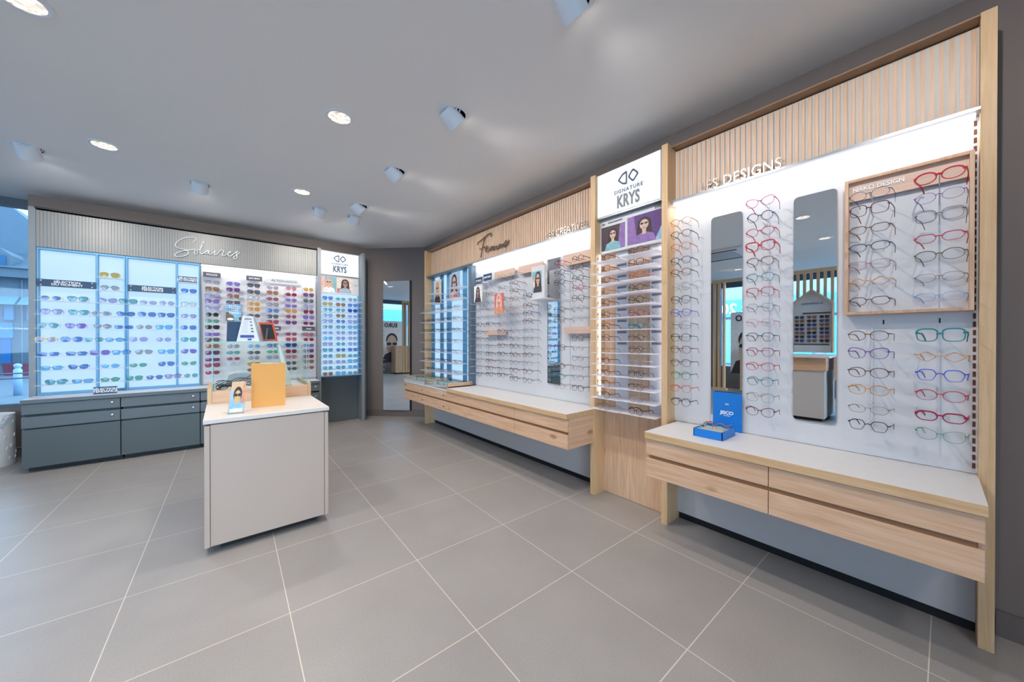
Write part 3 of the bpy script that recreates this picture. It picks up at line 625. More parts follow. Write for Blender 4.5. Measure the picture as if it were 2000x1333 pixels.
# ================================================================== OPTICAL WALL (right wall)
XF, XP = 2.28, 2.36     # post fronts, display board face
def rpost(y0, y1, label, x0=XF, z1=2.52, x1=2.48):
    return solo('oak_post', MB().box(x0, x1, y0, y1, 0, z1), OAKPOST, label, 'post', loc=((x0+x1)/2, (y0+y1)/2, 0), bevel=.001, group='oak posts of the optical wall')
rpost(4.71, 4.75, 'oak post at the corner end of the optical wall, next to tall mirror')
rpost(1.70, 1.742, 'oak post between long white display and glowing white sign', 2.257)
rpost(1.117, 1.158, 'oak post between the glowing sign and the nearest display', 2.257)
rpost(-.157, -.117, 'tall oak end post nearest the camera beside bare dark wall', 2.312)
def rheader(y0, y1, label):
    t = thing('header_panel', label, 'header', (2.4, (y0+y1)/2, 2.13), 'oak slatted headers of the optical wall')
    part('backing', MB().box(2.372, 2.48, y0, y1, 2.145, 2.50), mat('greige_backing', 'd6d1ca', .6), t)
    sl = MB(); y = y1-.016
    while y > y0+.002: sl.box(2.362, 2.3725, y-.014, y, 2.147, 2.492); y -= .0272
    part('slats', sl, OAKSLAT, t)
    part('top_rail', MB().box(XF+.025, 2.48, y0, y1, 2.505, 2.512), mat('oak_rail_under', '97775a', .5), t)
    part('lower_rail', MB().box(XF+.012, 2.40, y0, y1, 2.132, 2.145), STEEL, t)
    return t
HF = rheader(1.742, 4.71, 'oak slatted header above the long white display')
HD = rheader(-.117, 1.117, 'oak slatted header above the display nearest the camera')
FEM = [[(738,215),(742,192),(775,165),(830,118),(862,94),(885,90),(886,112),(878,122)], [(822,130),(800,195),(784,280),(772,350)], [(760,262),(778,258),(800,240),(818,236)],
       [(824,268),(846,248),(842,226),(824,250),(824,282),(846,290),(868,268),(884,236),(892,232),(876,276),(898,240),(914,228),(908,270),(930,238),(946,226),(940,256),(956,252),(972,214),(978,212),(966,252),(986,214),(1002,208),(994,246),(1014,208),(1032,200),(1024,234),(1040,228),(1052,196),(1056,172),(1042,172),(1030,204),(1044,220),(1062,196),(1080,164)]]
script('lettering', FEM, lambda a, b: onX(800+.18*a, 440+.18*b, 2.345), .0065, mat('bronze_lettering', '6b5544', .4), HF)
text('lettering', 'LES CREATIVES', .088, (2.335, 2.075, 2.19), 'X', mat('pale_metal_lettering', 'b5aca4', .3, .7), HF, ext=.004, sp=1.0, sx=.82)
text('lettering', 'LES DESIGNS', .083, (2.335, .735, 2.185), 'X', mat('pale_metal_lettering', 'b5aca4', .3, .7), HD, ext=.004, sp=1.05, sx=.86)
def display(y0, y1, label, z0=CT):
    t = thing('peg_board', label, 'display panel', (2.4, (y0+y1)/2, z0), 'white display boards of the optical wall')
    part('board', MB().box(XP, 2.47, y0, y1, z0+.001, 2.131), PANELW, t)
    part('light_strip', MB().box(XP-.045, XP-.012, y0+.01, y1-.01, 2.116, 2.131), LED, t, label='bright white light strip')
    return t
PD = display(-.117, 1.117, 'white display board nearest the camera, between oak posts')
PF = display(1.742, 3.53, 'long white display board beyond the glowing sign')
sl = MB(); z = .70
while z < 2.1: sl.box(XP-.001, XP+.002, -.112, -.104, z, z+.022); z += .034
part('peg_slot', sl, mat('slot_dark', '5a3222', .6), PD)
part('peg_slot', MB().box(XP-.001, XP+.001, .144, .149, 1.297, 1.318).box(XP-.001, XP+.001, -.021, -.016, 1.297, 1.318), BLACK, PD)
# counters under the optical wall
def counter(y0, y1, cuts, label, knob=()):
    t = thing('drawer_counter', label, 'counter', (2.1, (y0+y1)/2, .41), 'oak drawer counters along the optical wall')
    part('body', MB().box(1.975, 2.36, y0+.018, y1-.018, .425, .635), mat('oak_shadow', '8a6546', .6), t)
    part('side_panel', MB().box(1.975, 2.28, y0, y0+.018, .412, .638), OAKX, t, .001)
    part('side_panel', MB().box(1.975, 2.28, y1-.018, y1, .412, .638), OAKX, t, .001)
    for a, b in zip(cuts[:-1], cuts[1:]):
        for z0, z1 in ((.541, .634), (.412, .519)):
            d = part('drawer', MB().box(1.955, 1.975, b+.0015, a-.0015, z0, z1), OAKY, t, .0015)
            if a in knob: part('knob', MB().lathe([(0, -.012), (.005, -.012), (.006, -.004), (.004, 0)], (1.955, b+.05, z0+.05), 14, M=Matrix.Rotation(PI/2, 3, 'Y')), mat('dark_knob', '3a2e28', .4), d, smooth=True)
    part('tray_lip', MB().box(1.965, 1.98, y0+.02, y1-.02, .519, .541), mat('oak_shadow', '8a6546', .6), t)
    return t
counter(-.117, 1.099, [1.097, .488, -.115], 'wide oak drawer counter nearest the camera')
counter(1.742-.03, 4.71, [4.708, 4.08, 3.525, 2.92, 2.325, 1.714], 'long oak drawer counter beyond the glowing sign', knob=(4.708, 4.08))
def top(y0, y1, label):
    t = thing('worktop', label, 'worktop', (2.15, (y0+y1)/2, .638), 'white worktops on the oak counters')
    part('edge_board', MB().box(1.94, 2.355, y0, y1, .639, CT-.0015), OAKEDGE, t, .001)
    part('top_surface', MB().box(1.942, 2.357, y0+.001, y1-.001, CT-.0015, CT), WHITE, t)
top(-.119, 1.099, 'white worktop with oak edge carrying the blue tray')
top(1.712, 3.50, 'long white worktop with oak edge under the many eyeglasses')
for y0, y1, lb in ((-.117, 1.117, 'lavender grey kick panel under the nearest oak counter'), (1.742, 4.71, 'long lavender grey kick panel under the far oak counter')):
    t = thing('kick_panel', lb, 'panel', (2.42, (y0+y1)/2, 0), 'kick panels under the oak counters')
    part('panel', MB().box(2.40, 2.478, y0+.001, y1-.001, .052, .66), LAV, t)
    part('plinth', MB().box(2.425, 2.478, y0+.001, y1-.001, 0, .052), BLACK, t)
# vitrine boxes at the far end of the counter
for y0, y1, lb in ((4.082, 4.705, 'low glass-topped display case at the corner end of the oak counter'), (3.502, 4.078, 'low glass-topped display case next to the long white worktop')):
    t = thing('display_case', lb, 'display case', (2.15, (y0+y1)/2, .638), 'low display cases on the oak counter')
    part('base', MB().box(1.957, 2.295, y0, y1, .639, .69), WHITE, t)
    part('side_panel', MB().box(1.965, 2.295, y0, y0+.018, .66, .728), OAKX, t)
    part('side_panel', MB().box(1.965, 2.295, y1-.018, y1, .66, .728), OAKX, t)
    part('glass_front', MB().box(1.957, 1.963, y0, y1, .66, .728), GLASS, t)
    g = part('glass_top', MB().box(1.955, 2.295, y0, y1, .728, .734), GLASS, t)
    part('edge', MB().box(1.951, 1.955, y0, y1, .728, .734), GEDGE, g)
# lit shelves at the corner end
t = thing('lit_shelf_unit', 'blue-lit eyeglasses shelving at the corner end of the optical wall', 'display shelf', (2.4, 4.12, .68))
part('casing', MB().box(2.40, 2.478, 3.532, 4.708, .70, 2.131), MGREY, t)
part('light_panel', MB().box(2.385, 2.40, 3.62, 4.70, .70, 2.12), LB1, t)
for a, b in ((4.708, 4.62), (4.455, 4.36), (4.265, 4.14), (3.85, 3.755)):
    part('upright', MB().box(2.376, 2.385, b, a, .70, 2.12), BOXB, t)
part('side_panel', MB().box(2.30, 2.40, 3.532, 3.60, .685, 2.131), mat('slate_side', '5e6f7e', .4), t)
part('top_board', MB().box(2.30, 2.40, 3.60, 4.708, 2.12, 2.131), mat('slate_side', '5e6f7e', .4), t)
FZ = [1.605, 1.466, 1.328, 1.19, 1.06, .93, .80]
for z in FZ: part('shelf', MB().box(2.165, 2.385, 3.64, 4.66, z-.006, z), ACRYL, t)
for y0, y1, z in ((3.64, 3.95, 1.88), (3.64, 4.12, 1.745), (4.28, 4.5, 1.86), (4.28, 4.56, 1.73)): part('shelf', MB().box(2.20, 2.385, y0, y1, z-.006, z), ACRYL, t)
picture('photo_poster', 'tall photo of a fair-haired woman in the corner-end lit shelving', 4.55, 4.34, 1.735, 2.06, 2.33, 'X', PR['sand'], portrait(SK1, HR2, PR['dark'], LD), group='photos in the lit shelving')
picture('photo_poster', 'tall photo of a dark-haired woman in the lit shelving', 4.11, 3.86, 1.75, 2.09, 2.33, 'X', PR['greyb'], portrait(SK1, HR1, PR['pink'], LD, s=1.15), group='photos in the lit shelving')
EYC = ['black', 'tortoiseshell', 'brown', 'charcoal', 'burgundy', 'navy', 'bronze', 'grey', 'silver', 'black', 'brown', 'clear']
DEMO = lmat('demo')
re_ = random.Random(11)
for r, z in enumerate(FZ):
    for c in range(7):
        y = 4.57-c*.142+re_.uniform(-.008, .008); k = re_.choice('opophsv'); fc = re_.choice(EYC[:-1])
        eyewear('eyeglasses', k, re_.choice(['wire', 'mid']), fmat(fc), DEMO, (2.195, y, z), -PI/2+re_.uniform(-.1, .1), f'{fc} {SHN[k]} eyeglasses, {ORD[c]} from the corner on {ORD[r]} full lit shelf', 'eyeglasses on the lit corner shelves')
for y, z, fc in ((3.75, 1.745, 'black'), (3.95, 1.745, 'brown'), (4.4, 1.73, 'charcoal')):
    eyewear('eyeglasses', 'p', 'mid', fmat(fc), DEMO, (2.22, y, z), -PI/2, f'{fc} panto eyeglasses on a short shelf below a photo, lit shelving', 'eyeglasses on the lit corner shelves')
for y, z, fc, k in ((4.3, .69, 'grey', 'o'), (4.45, .69, 'charcoal', 's'), (3.7, .69, 'teal', 'p'), (3.85, .69, 'black', 'h')):
    eyewear('eyeglasses', k, 'mid', fmat(fc), DEMO, (2.02, y, z), -PI/2-.3, f'{fc} {SHN[k]} eyeglasses lying inside a low glass-topped case', 'eyeglasses inside the low display cases')
# pegged eyeglasses of the long display
XG = 2.215
def pegcol(px, ys, specs, where, group, cw, dz=.022, split=True, x=XG, rz=0, corner='top'):
    zs = []
    for i, (y, sp_) in enumerate(zip(ys, specs)):
        k, th, fc = sp_.split(':'); p = onX(px, y, x); z = p.z-dz; zs.append(z)
        eyewear('eyeglasses', k, {'w': 'wire', 'm': 'mid', 't': 'thick'}[th], fmat(fc), DEMO, (x, p.y, z), -PI/2+rz, f'{fc} {SHN[k]} eyeglasses, {ORD[i]} from top in {where}', group, split)
    rail(x, onX(px, 664, x).y, min(zs)-.02, max(zs)+.07, zs, 'X', f'clear peg rail behind {where}')
FC = {
 'A': (934, [552,594,607,621,635,650,663,676,690,704,718,732], 'column next to lit shelves'),
 'B': (955, [562,576,592,606,620,634,664,677,692,706,720,732], 'second column from lit shelves'),
 'C': (978, [542,563,585,603,616.5,633,648,661.5,676,692.5,707,722,734], 'third column from lit shelves'),
 'D': (1002.7, [536,553.5,569,585,601,615.5,630,647,662.6,677,694,709,724.5,741], 'fourth column from lit shelves'),
 'E': (1029.5, [579,598,613,628,646,662,679,694,711,727,744.5], 'column just before narrow far mirror'),
 'F': (1092, [516,534,553,570,589,606,626,680,716,735.6,755], 'column overlapping the far mirror'),
 'G': (1128, [506,525.6,545,564,584,603.6,623,662,681.6,701,720,739,759.6], 'column beside the sign-side oak post')}
for kx, (px, ys, where) in FC.items():
    specs = [f"{re_.choice('oppphhs')}:{re_.choice('wmm')}:{re_.choice(EYC)}" for _ in ys]
    if kx == 'G': specs[3] = 'o:m:red'; specs[0] = 'o:m:burgundy'
    if kx == 'F': specs[0] = 'o:m:red'; specs[1] = 'o:m:navy'; specs[2] = 'o:m:navy'; specs[7] = 's:m:burgundy'; specs[8] = 'o:m:brown'; specs[9] = 'v:m:teal'
    pegcol(px, ys, specs, where, 'eyeglasses pegged on the long display', 0)
pegcol(917, [596+13.6*i for i in range(11)], [f"{re_.choice('opph')}:w:{re_.choice(EYC)}" for _ in range(11)], 'column on the slate strip', 'eyeglasses pegged on the long display', 0, split=False)
solo('shop_mirror', MB().box(XP-.012, XP-.002, 2.147, 2.308, .82, 1.972), MIRR, 'narrow mirror on the long white display board', 'mirror', loc=(XP, 2.23, .82))
solo('poster_peg', MB().box(2.2065, XP-.001, 2.855, 2.865, 1.60, 1.605), MC['clear_rail'], 'thin peg holding the small orange-red portrait poster', 'peg', loc=(2.3, 2.86, 1.6))
OAKL = wood('pink_oak_board', 'Y', 'e2c2ad', 'd4b098', knots=False)
def nameboard(y0, y1, z0, z1, label, x=2.31):
    return solo('name_board', MB().box(x, x+.012, y0, y1, z0, z1).box(x+.012, XP-.001, y0+.02, y1-.02, z1-.02, z1-.01), OAKL, label, 'board', loc=(x, (y0+y1)/2, z0), group='wooden name boards on the long display')
nameboard(2.741, 3.082, 1.89, 1.967, 'wooden name board above the third eyeglasses column of long display')
nameboard(2.333, 2.677, 1.885, 1.962, 'wooden name board above the woman in jacket photo')
nameboard(1.774, 2.078, 1.87, 1.965, 'wooden name board at the top beside the far mirror')
nameboard(2.893, 3.277, 1.277, 1.331, 'wooden name board low among eyeglasses in the long display')
nameboard(1.773, 2.071, 1.277, 1.334, 'wooden name board low beside the sign-side oak post')
def rsign(y0, y1, z0, z1, x, s, label):
    t = thing('brand_sign', label, 'sign', (x, (y0+y1)/2, z0)); part('plate', MB().box(x, x+.004, y0, y1, z0, z1), NAVY, t)
    text('lettering', s, .021, (x-.001, (y0+y1)/2, (z0+z1)/2), 'X', TXTW, t, bold=.001)
rsign(3.261, 3.406, 1.868, 1.94, 2.27, 'MAX MARA', 'small navy sign next to the slate strip, long display')
rsign(3.085, 3.24, 1.885, 1.958, 2.27, 'JIMMY CHOO', 'small navy sign second from the slate strip, long display')
picture('photo_poster', 'small grey photo of a dark-clad person in the long display', 3.428, 3.27, 1.655, 1.848, 2.27, 'X', PR['white'], portrait(SK2, HR1, PR['dark'], LD))
picture('photo_poster', 'small orange-red portrait poster among eyeglasses on long display', 2.936, 2.788, 1.496, 1.703, 2.20, 'X', PR['red'], portrait(PR['orange'], PR['pink'], PR['orange'], PR['sand'], s=1.3))
t = thing('photo_stand', 'photo of a couple in jackets on a white shelf, long display', 'poster', (2.22, 2.31, 1.60))
part('shelf', MB().box(2.20, XP-.001, 2.22, 2.40, 1.595, 1.605), FROST, t)
part('backing', MB().box(2.226, 2.234, 2.225, 2.395, 1.605, 1.90), WHITE, t)
picture('photo', (t,), 2.383, 2.261, 1.66, 1.854, 2.225, 'X', PR['teal'], portrait(SK1, HR1, PR['dark'], LD, ox=.62, s=1.2, extra=[(PR['sand'], ell(.25, .45, .2, .3)), (HR2, ell(.25, .62, .14, .14))]))

# signature column with white acrylic shelves
t = thing('lit_sign', 'glowing white logo sign on the optical wall between oak posts', 'sign', (2.33, 1.43, 2.17))
part('frame', MB().box(2.285, 2.47, 1.159, 1.699, 2.17, 2.515), STEEL, t)
part('light_face', MB().box(2.277, 2.285, 1.18, 1.69, 2.183, 2.508), LB2, t)
logo(t, 1.42, 2.275, 2.41, .082, 'X', TXTB)
text('lettering', 'SIGNATURE', .038, (2.275, 1.42, 2.326), 'X', TXTB, t, bold=.0005, sx=.98, sp=1.25)
text('lettering', 'KRYS', .125, (2.275, 1.42, 2.247), 'X', TXTG, t, bold=.004, sx=.62, sp=1.05)
t = thing('photo_board', 'white board with two printed portraits under the optical wall sign', 'poster', (2.33, 1.43, 1.905))
part('board', MB().box(2.325, 2.47, 1.159, 1.699, 1.905, 2.168), PANELW, t)
picture('photo', (t,), 1.685, 1.475, 1.925, 2.11, 2.324, 'X', PR['dark'], portrait(SK1, HR1, PR['teal'], LD, s=.8, extra=[(PR['pink'], [(.2, 0), (.3, 0), (.5, .7), (.42, .7)]), (PR['lilac'], [(.7, 0), (1, 0), (1, 1), (.8, 1)])]))
picture('photo', (t,), 1.455, 1.185, 1.925, 2.13, 2.324, 'X', PR['violet'], portrait(SK1, HR1, PR['lilac'], LD, s=.8, extra=[(PR['lilac'], [(0, 0), (.3, 0), (.2, 1), (0, 1)]), (PR['blue'], [(.8, 0), (1, 0), (1, .5)])]))
text('lettering', 'SIGNATURE KRYS', .016, (2.322, 1.56, 2.135), 'X', TXTG, t)
logo(t, 1.665, 2.323, 2.132, .014, 'X', TXTG)
text('lettering', '99€', .032, (2.322, 1.215, 2.147), 'X', TXTG, t, bold=.0006)
t = thing('back_panel', 'knotty oak panel reaching the floor under the glowing optical sign', 'panel', (2.4, 1.43, 0))
part('board', MB().box(2.385, 2.475, 1.159, 1.699, .003, 1.904), wood('knotty_oak', 'Z', 'e6c4a4', 'd0a580'), t)
for c, (y0, y1, zz, lb) in enumerate(((1.455, 1.70, None, 'column of white acrylic eyeglasses shelves beside the lit tube'), (1.172, 1.447, None, 'column of white acrylic eyeglasses shelves nearer the camera'))):
    ys = [[511.4,533.7,555.6,577.7,600,622.3,644.5,666.8,689.2,711,733.4,755.5,777.5,799.9], [496.4,520.9,545.4,569.3,593.8,618.3,643,666.7,690.7,714.8,738.7,762.6,786.5,810.7]][c]
    px = (1223.5, 1291)[c]; yb = (1.455, 1.172)[c]
    zs = []
    for y in ys:
        r_ = ray(px, y); zs.append(CH+r_.z*(2.36/r_.x))
    t = thing('shelf_tower', lb, 'display shelf', (2.3, (y0+y1)/2, zs[-1]-.01), 'acrylic shelf columns under the glowing sign')
    part('back_strip', MB().box(2.362, 2.384, y0+.02, y0+.125, zs[-1]-.01, 1.9), WHITE, t)
    for i, z in enumerate(zs):
        s_ = part('shelf', MB().box(2.20, 2.361, y0, y1-.004, z-.004, z), FROST, t)
        if i < 8: part('price_label', MB().box(2.3605, 2.3615, y0+.03, y0+.11, z-.026, z-.010), mat('label_print', '7c7c88', .6, var=.4, scale=300), s_)
        k, th, fc = [('h','m','brown'),('p','m','charcoal'),('o','m','burgundy'),('s','m','tortoiseshell'),('v','w','bronze')][(i*3+c*2) % 5]
        if c == 1: k, th, fc = [('v','m','burgundy'),('s','m','navy'),('s','m','orange'),('h','m','black'),('p','m','black'),('v','m','crimson'),('v','t','teal'),('v','m','brown'),('o','m','charcoal'),('h','w','silver'),('s','m','navy'),('h','m','brown'),('o','w','clear'),('o','m','black')][i]
        eyewear('eyeglasses', k, {'w': 'wire', 'm': 'mid', 't': 'thick'}[th], fmat(fc), DEMO, (2.214, (y0+y1)/2+.012, z), -PI/2-.12, f'{fc} {SHN[k]} eyeglasses on the {ORD[i]} acrylic shelf, {["lit-tube column", "column nearer the camera"][c]}', 'eyeglasses on the acrylic shelves', True)
solo('light_tube', MB().box(2.30, 2.312, 1.682, 1.692, .79, 1.895), emis('tube_glow', 'eef2ff', 2.6), 'vertical glowing light tube beside the acrylic shelves', 'light', loc=(2.3, 1.68, .79))
solo('light_tube', MB().box(2.34, 2.36, 1.185, 1.192, .79, 1.895), emis('tube_glow2', 'eef2ff', 3), 'thin pale light strip between the near acrylic shelves and post', 'light', loc=(2.35, 1.19, .79))

# nearest display
A_ = 'v:m:amber h:m:burgundy p:m:orange h:m:navy h:m:tortoiseshell o:w:clear p:m:charcoal h:m:blue s:m:clear p:m:black h:m:tortoiseshell h:m:brown o:m:green h:m:orange o:m:black'.split()
B_ = 'c:m:magenta o:m:navy v:m:red w:t:red p:m:tortoiseshell h:m:teal s:m:red h:w:charcoal v:m:pink h:m:charcoal h:m:crimson v:m:red o:m:teal s:w:olive c:m:burgundy'.split()
pegcol(1329, [434,458.5,484,510,533.5,562,587,612,637,661,684,710,735,760,787], A_, 'column beside the post, near display', 'eyeglasses pegged on the near display', 0, x=2.205)
pegcol(1484, [396,425,453.6,483,513,543,572.5,602,631.5,659.6,689,717,747,778,806], B_, 'column between the two near mirrors', 'eyeglasses pegged on the near display', 0, x=2.205)
N1 = 'v:w:navy s:m:burgundy x:m:bronze x:m:charcoal r:w:crimson d:m:amber x:m:brown'.split()
N2 = 'v:t:red v:w:purple s:w:brown x:m:red v:m:olive x:w:bronze x:w:sky'.split()
pegcol(1697, [381,411,446,481,517,550,587], N1, 'mirror-side column of the oak box', 'eyeglasses in the oak framed box', 0, x=2.185, rz=-.12)
pegcol(1834, [344,383,421.5,462,499,540,578], N2, 'post-side column of the oak box', 'eyeglasses in the oak framed box', 0, x=2.185, rz=-.12)
L1 = 'v:m:bronze c:m:purple v:m:brown v:m:amber x:w:olive h:m:charcoal'.split()
L2 = 's:t:teal d:m:amber h:m:blue v:m:red x:t:crimson c:w:green'.split()
pegcol(1695, [657,692,729,763,799,833], L1, 'mirror-side column below the oak box', 'eyeglasses pegged on the near display', 0, x=2.185, rz=-.12)
pegcol(1836, [657,697,735,774.5,814,853], L2, 'post-side column below the oak box', 'eyeglasses pegged on the near display', 0, x=2.185, rz=-.12)
def rrect(y0, y1, z0, z1, r, n=6):
    pts = []
    for cy, cz, a in ((y1-r, z1-r, 0), (y0+r, z1-r, PI/2), (y0+r, z0+r, PI), (y1-r, z0+r, 3*PI/2)):
        pts += [(cy+r*math.cos(a+PI/2*i/n), cz+r*math.sin(a+PI/2*i/n)) for i in range(n+1)]
    return pts
for y0, y1, z0, z1, lb in ((.716, .886, .69, 1.985, 'rounded wall mirror behind the blue display card'), (.306, .477, .80, 1.982, 'rounded wall mirror beside the oak framed box')):
    solo('shop_mirror', MB().prism(rrect(y0, y1, z0, z1, .02), lambda u, v, d: Vector((XP-.001-d, u, v)), 0, .006), MIRR, lb, 'mirror', loc=(XP, (y0+y1)/2, z0), group='rounded mirrors on the near display')
t = thing('framed_display_box', 'oak framed white box with printed name, holding colourful eyeglasses', 'display box', (2.33, .085, 1.344))
y0, y1, z0, z1 = -.105, .272, 1.344, 1.983; w_ = .013
part('frame', MB().box(2.30, 2.359, y0, y0+w_, z0, z1).box(2.30, 2.359, y1-w_, y1, z0, z1).box(2.30, 2.359, y0+w_, y1-w_, z1-w_, z1).box(2.30, 2.359, y0+w_, y1-w_, z0, z0+w_), OAKZ, t, .001)
part('back_board', MB().box(2.345, 2.358, y0+w_, y1-w_, z0+w_, z1-w_), PANELW, t)
part('name_strip', MB().box(2.322, 2.334, y0+w_, y1-w_, 1.885, z1-w_), OAKL, t)
text('lettering', 'NAKO DESIGN', .027, (2.320, .164, 1.935), 'X', TXTW, t, bold=.0006, sx=.92)
# blue display card and tray
t = thing('display_card', 'bright blue card with white letters standing before the mirror', 'display card', (2.345, .79, CT))
BL = mat('bright_blue_card', '1278cf', .45, var=.02)
part('card', MB().box(2.335, 2.341, .712, .868, CT+.001, .907), BL, t)
text('lettering', 'JISCO', .027, (2.334, .79, .785), 'X', TXTW, t, bold=.0008, sx=1.05)
text('lettering', 'EYEWEAR', .008, (2.334, .79, .768), 'X', TXTW, t)
part('emblem', MB().box(2.333, 2.335, .78, .80, .832, .842), PR['greyb'], t)
t = thing('display_tray', 'open bright blue tray of eyeglasses on the near white worktop', 'tray', (2.17, .80, CT))
a0, a1, b0, b1, zt = 2.07, 2.26, .722, .872, .724
part('tray', MB().box(a0, a1, b0, b1, CT+.0005, CT+.004).box(a0, a0+.004, b0, b1, CT+.004, zt).box(a1-.004, a1, b0, b1, CT+.004, zt).box(a0, a1, b0, b0+.004, CT+.004, zt).box(a0, a1, b1-.004, b1, CT+.004, zt), BL, t)
for i, x in enumerate((2.105, 2.15, 2.20)):
    part('insert_card', MB().box(x, x+.004, b0+.006, b1-.006, CT+.004, zt-.004), mat('cream_card', 'e8dcc8', .6), t)
eyewear('eyeglasses', 'o', 'mid', fmat('orange'), DEMO, (2.165, .797, CT+.024), -PI/2, 'orange and red round eyeglasses in the back of the blue tray', 'eyeglasses in the blue tray', True)
eyewear('eyeglasses', 'c', 'mid', fmat('mint'), DEMO, (2.12, .797, CT+.016), -PI/2, 'pale green eyeglasses in the front of the blue tray', 'eyeglasses in the blue tray', True)

# ================================================================== SALES COUNTER in the middle of the floor
t = thing('sales_counter', 'free-standing white counter with pale top in mid-floor', 'counter', (.23, 2.93, 0))
part('front_panel', MB().box(-.052, .528, 2.612, 2.632, .05, .742), ISL, t, .001)
part('side_panel', MB().box(-.078, -.054, 2.606, 3.236, .05, .738), ISL, t, .001)
part('side_panel', MB().box(.53, .551, 2.606, 3.236, .05, .738), ISL, t, .001)
part('back_panel', MB().box(-.052, .528, 3.21, 3.236, .05, .742), ISL, t)
part('top', MB().box(-.083, .556, 2.60, 3.238, .75, .773), ISLT, t, .0015)
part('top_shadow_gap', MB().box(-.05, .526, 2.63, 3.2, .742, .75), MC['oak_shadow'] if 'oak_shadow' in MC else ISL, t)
part('plinth', MB().box(-.01, .49, 2.68, 3.2, 0, .05), mat('black_brown_plinth', '241d18', .6), t)
t = thing('display_case', 'tall glass display case on oak base standing behind the white counter', 'display case', (.24, 3.5, 0))
part('body', MB().box(-.07, .548, 3.27, 3.76, .05, .70), ISL, t)
part('plinth', MB().box(-.01, .49, 3.32, 3.72, 0, .05), MC['black_brown_plinth'], t)
part('base_board', MB().box(-.055, .535, 3.242, 3.262, .702, .862), OAKX, t, .001)
part('side_board', MB().box(-.08, -.056, 3.24, 3.78, .702, .878), OAKPOST, t, .001)
part('side_board', MB().box(.536, .558, 3.24, 3.78, .702, .878), OAKPOST, t, .001)
part('floor_board', MB().box(-.055, .535, 3.263, 3.77, .835, .85), WHITE, t)
TOPZ = 1.212
for nm, b in (('glass_front', (-.055, .535, 3.264, 3.27, .851, TOPZ-.008)), ('glass_back', (-.055, .535, 3.764, 3.77, .851, TOPZ-.008)), ('glass_side', (-.055, -.049, 3.271, 3.763, .851, TOPZ-.008)), ('glass_side', (.529, .535, 3.271, 3.763, .851, TOPZ-.008)), ('glass_top', (-.057, .537, 3.262, 3.772, TOPZ-.007, TOPZ))):
    g = part(nm, MB().box(*b), GLASS, t)
    if nm == 'glass_top': part('edge', MB().box(-.057, .537, 3.2615, 3.2625, TOPZ-.007, TOPZ), GEDGE, g)
    if nm == 'glass_front': part('edge', MB().box(-.0555, -.0505, 3.262, 3.2645, .851, TOPZ-.007).box(.531, .5355, 3.262, 3.2645, .74, TOPZ-.007), GEDGE, g)
# things in and on the case
rc = random.Random(5); mb = MB()
for i in range(7):
    z0 = .858+.004*i; p = []; y0 = 3.34+.03*i
    for k in range(26):
        u = k/25; p.append((-.03+.30*u+.01*math.sin(7*u+i), y0+.03*math.sin(5*u+i*1.3), z0+.05*u*(.4+.1*i)+.022*abs(math.sin(9*u+i*.7))))
    mb.tube(p, .0026, 6)
for i in range(3):
    p = [(.0+.035*math.cos(a*.5)*(1+i*.3)-.0+.02*i, 3.34+.03*math.sin(a*.5), .86+.006*i+.028*(1+math.sin(a*.5+i))*.6) for a in range(14)]
    mb.tube(p, .0026, 6, closed=False)
solo('cable_bundle', mb, mat('black_cable', '1d1d20', .5), 'tangle of thin black cables inside the tall glass case', 'cables', loc=(.1, 3.4, .851), smooth=True)
solo('clear_stand', MB().prism([(.02, .853), (.24, .853), (.22, .94), (.19, .955), (.08, .955), (.04, .94)], lambda u, v, d: Vector((u, d, v)), 3.58, 3.60), clear('grey_acrylic', 'dfe3e5', .3, .12, 'e6eaec'), 'translucent grey curved stand inside the tall glass case', 'stand', loc=(.13, 3.59, .853))
solo('leaning_card', MB().prism([(.40, .851), (.45, .851), (.365, 1.185), (.350, 1.185)], lambda u, v, d: Vector((u+.0, d, v)), 3.40, 3.52), mat('pale_board', 'dfe0d8', .6), 'tall pale card leaning inside the tall glass case', 'card', loc=(.4, 3.46, .851))
solo('storage_box', MB().prism([(.028, 1.2125), (.112, 1.2125), (.122, 1.365), (.032, 1.365)], lambda u, v, d: Vector((u, d, v)), 3.45, 3.58), mat('dark_blue_card', '2f4a68', .6), 'dark blue box standing on top of the glass case', 'box', loc=(.07, 3.5, 1.2125))
t = thing('tent_card', 'white folded price card standing on the glass case', 'card', (.17, 3.4, 1.2125))
tc_ = MB().add([(.085, 3.38, 1.2125), (.225, 3.36, 1.2125), (.185, 3.41, 1.41), (.125, 3.42, 1.41), (.087, 3.382, 1.2125), (.223, 3.363, 1.2125), (.184, 3.413, 1.409), (.126, 3.423, 1.409)], [(0, 1, 2, 3), (7, 6, 5, 4), (0, 4, 5, 1), (1, 5, 6, 2), (2, 6, 7, 3), (3, 7, 4, 0)])
part('front_sheet', tc_, mat('card_white', 'dfe2e2', .6), t)
part('back_sheet', MB().add([(.225, 3.36, 1.2125), (.262, 3.46, 1.2125), (.20, 3.43, 1.41), (.185, 3.41, 1.41), (.223, 3.362, 1.2125), (.26, 3.462, 1.2125), (.199, 3.432, 1.41), (.184, 3.412, 1.41)], [(0, 1, 2, 3), (7, 6, 5, 4), (0, 4, 5, 1), (1, 5, 6, 2), (2, 6, 7, 3), (3, 7, 4, 0)]), mat('card_bluegrey', 'b9c8d0', .6), t)
def onsheet(u, z): # point just in front of the sloping sheet
    f = (z-1.2125)/.1975; return Vector((.085+.14*u+(.04-.08*u)*f, 3.377-.02*u+(.04+.01*u)*f-.001, z))
mb = MB()
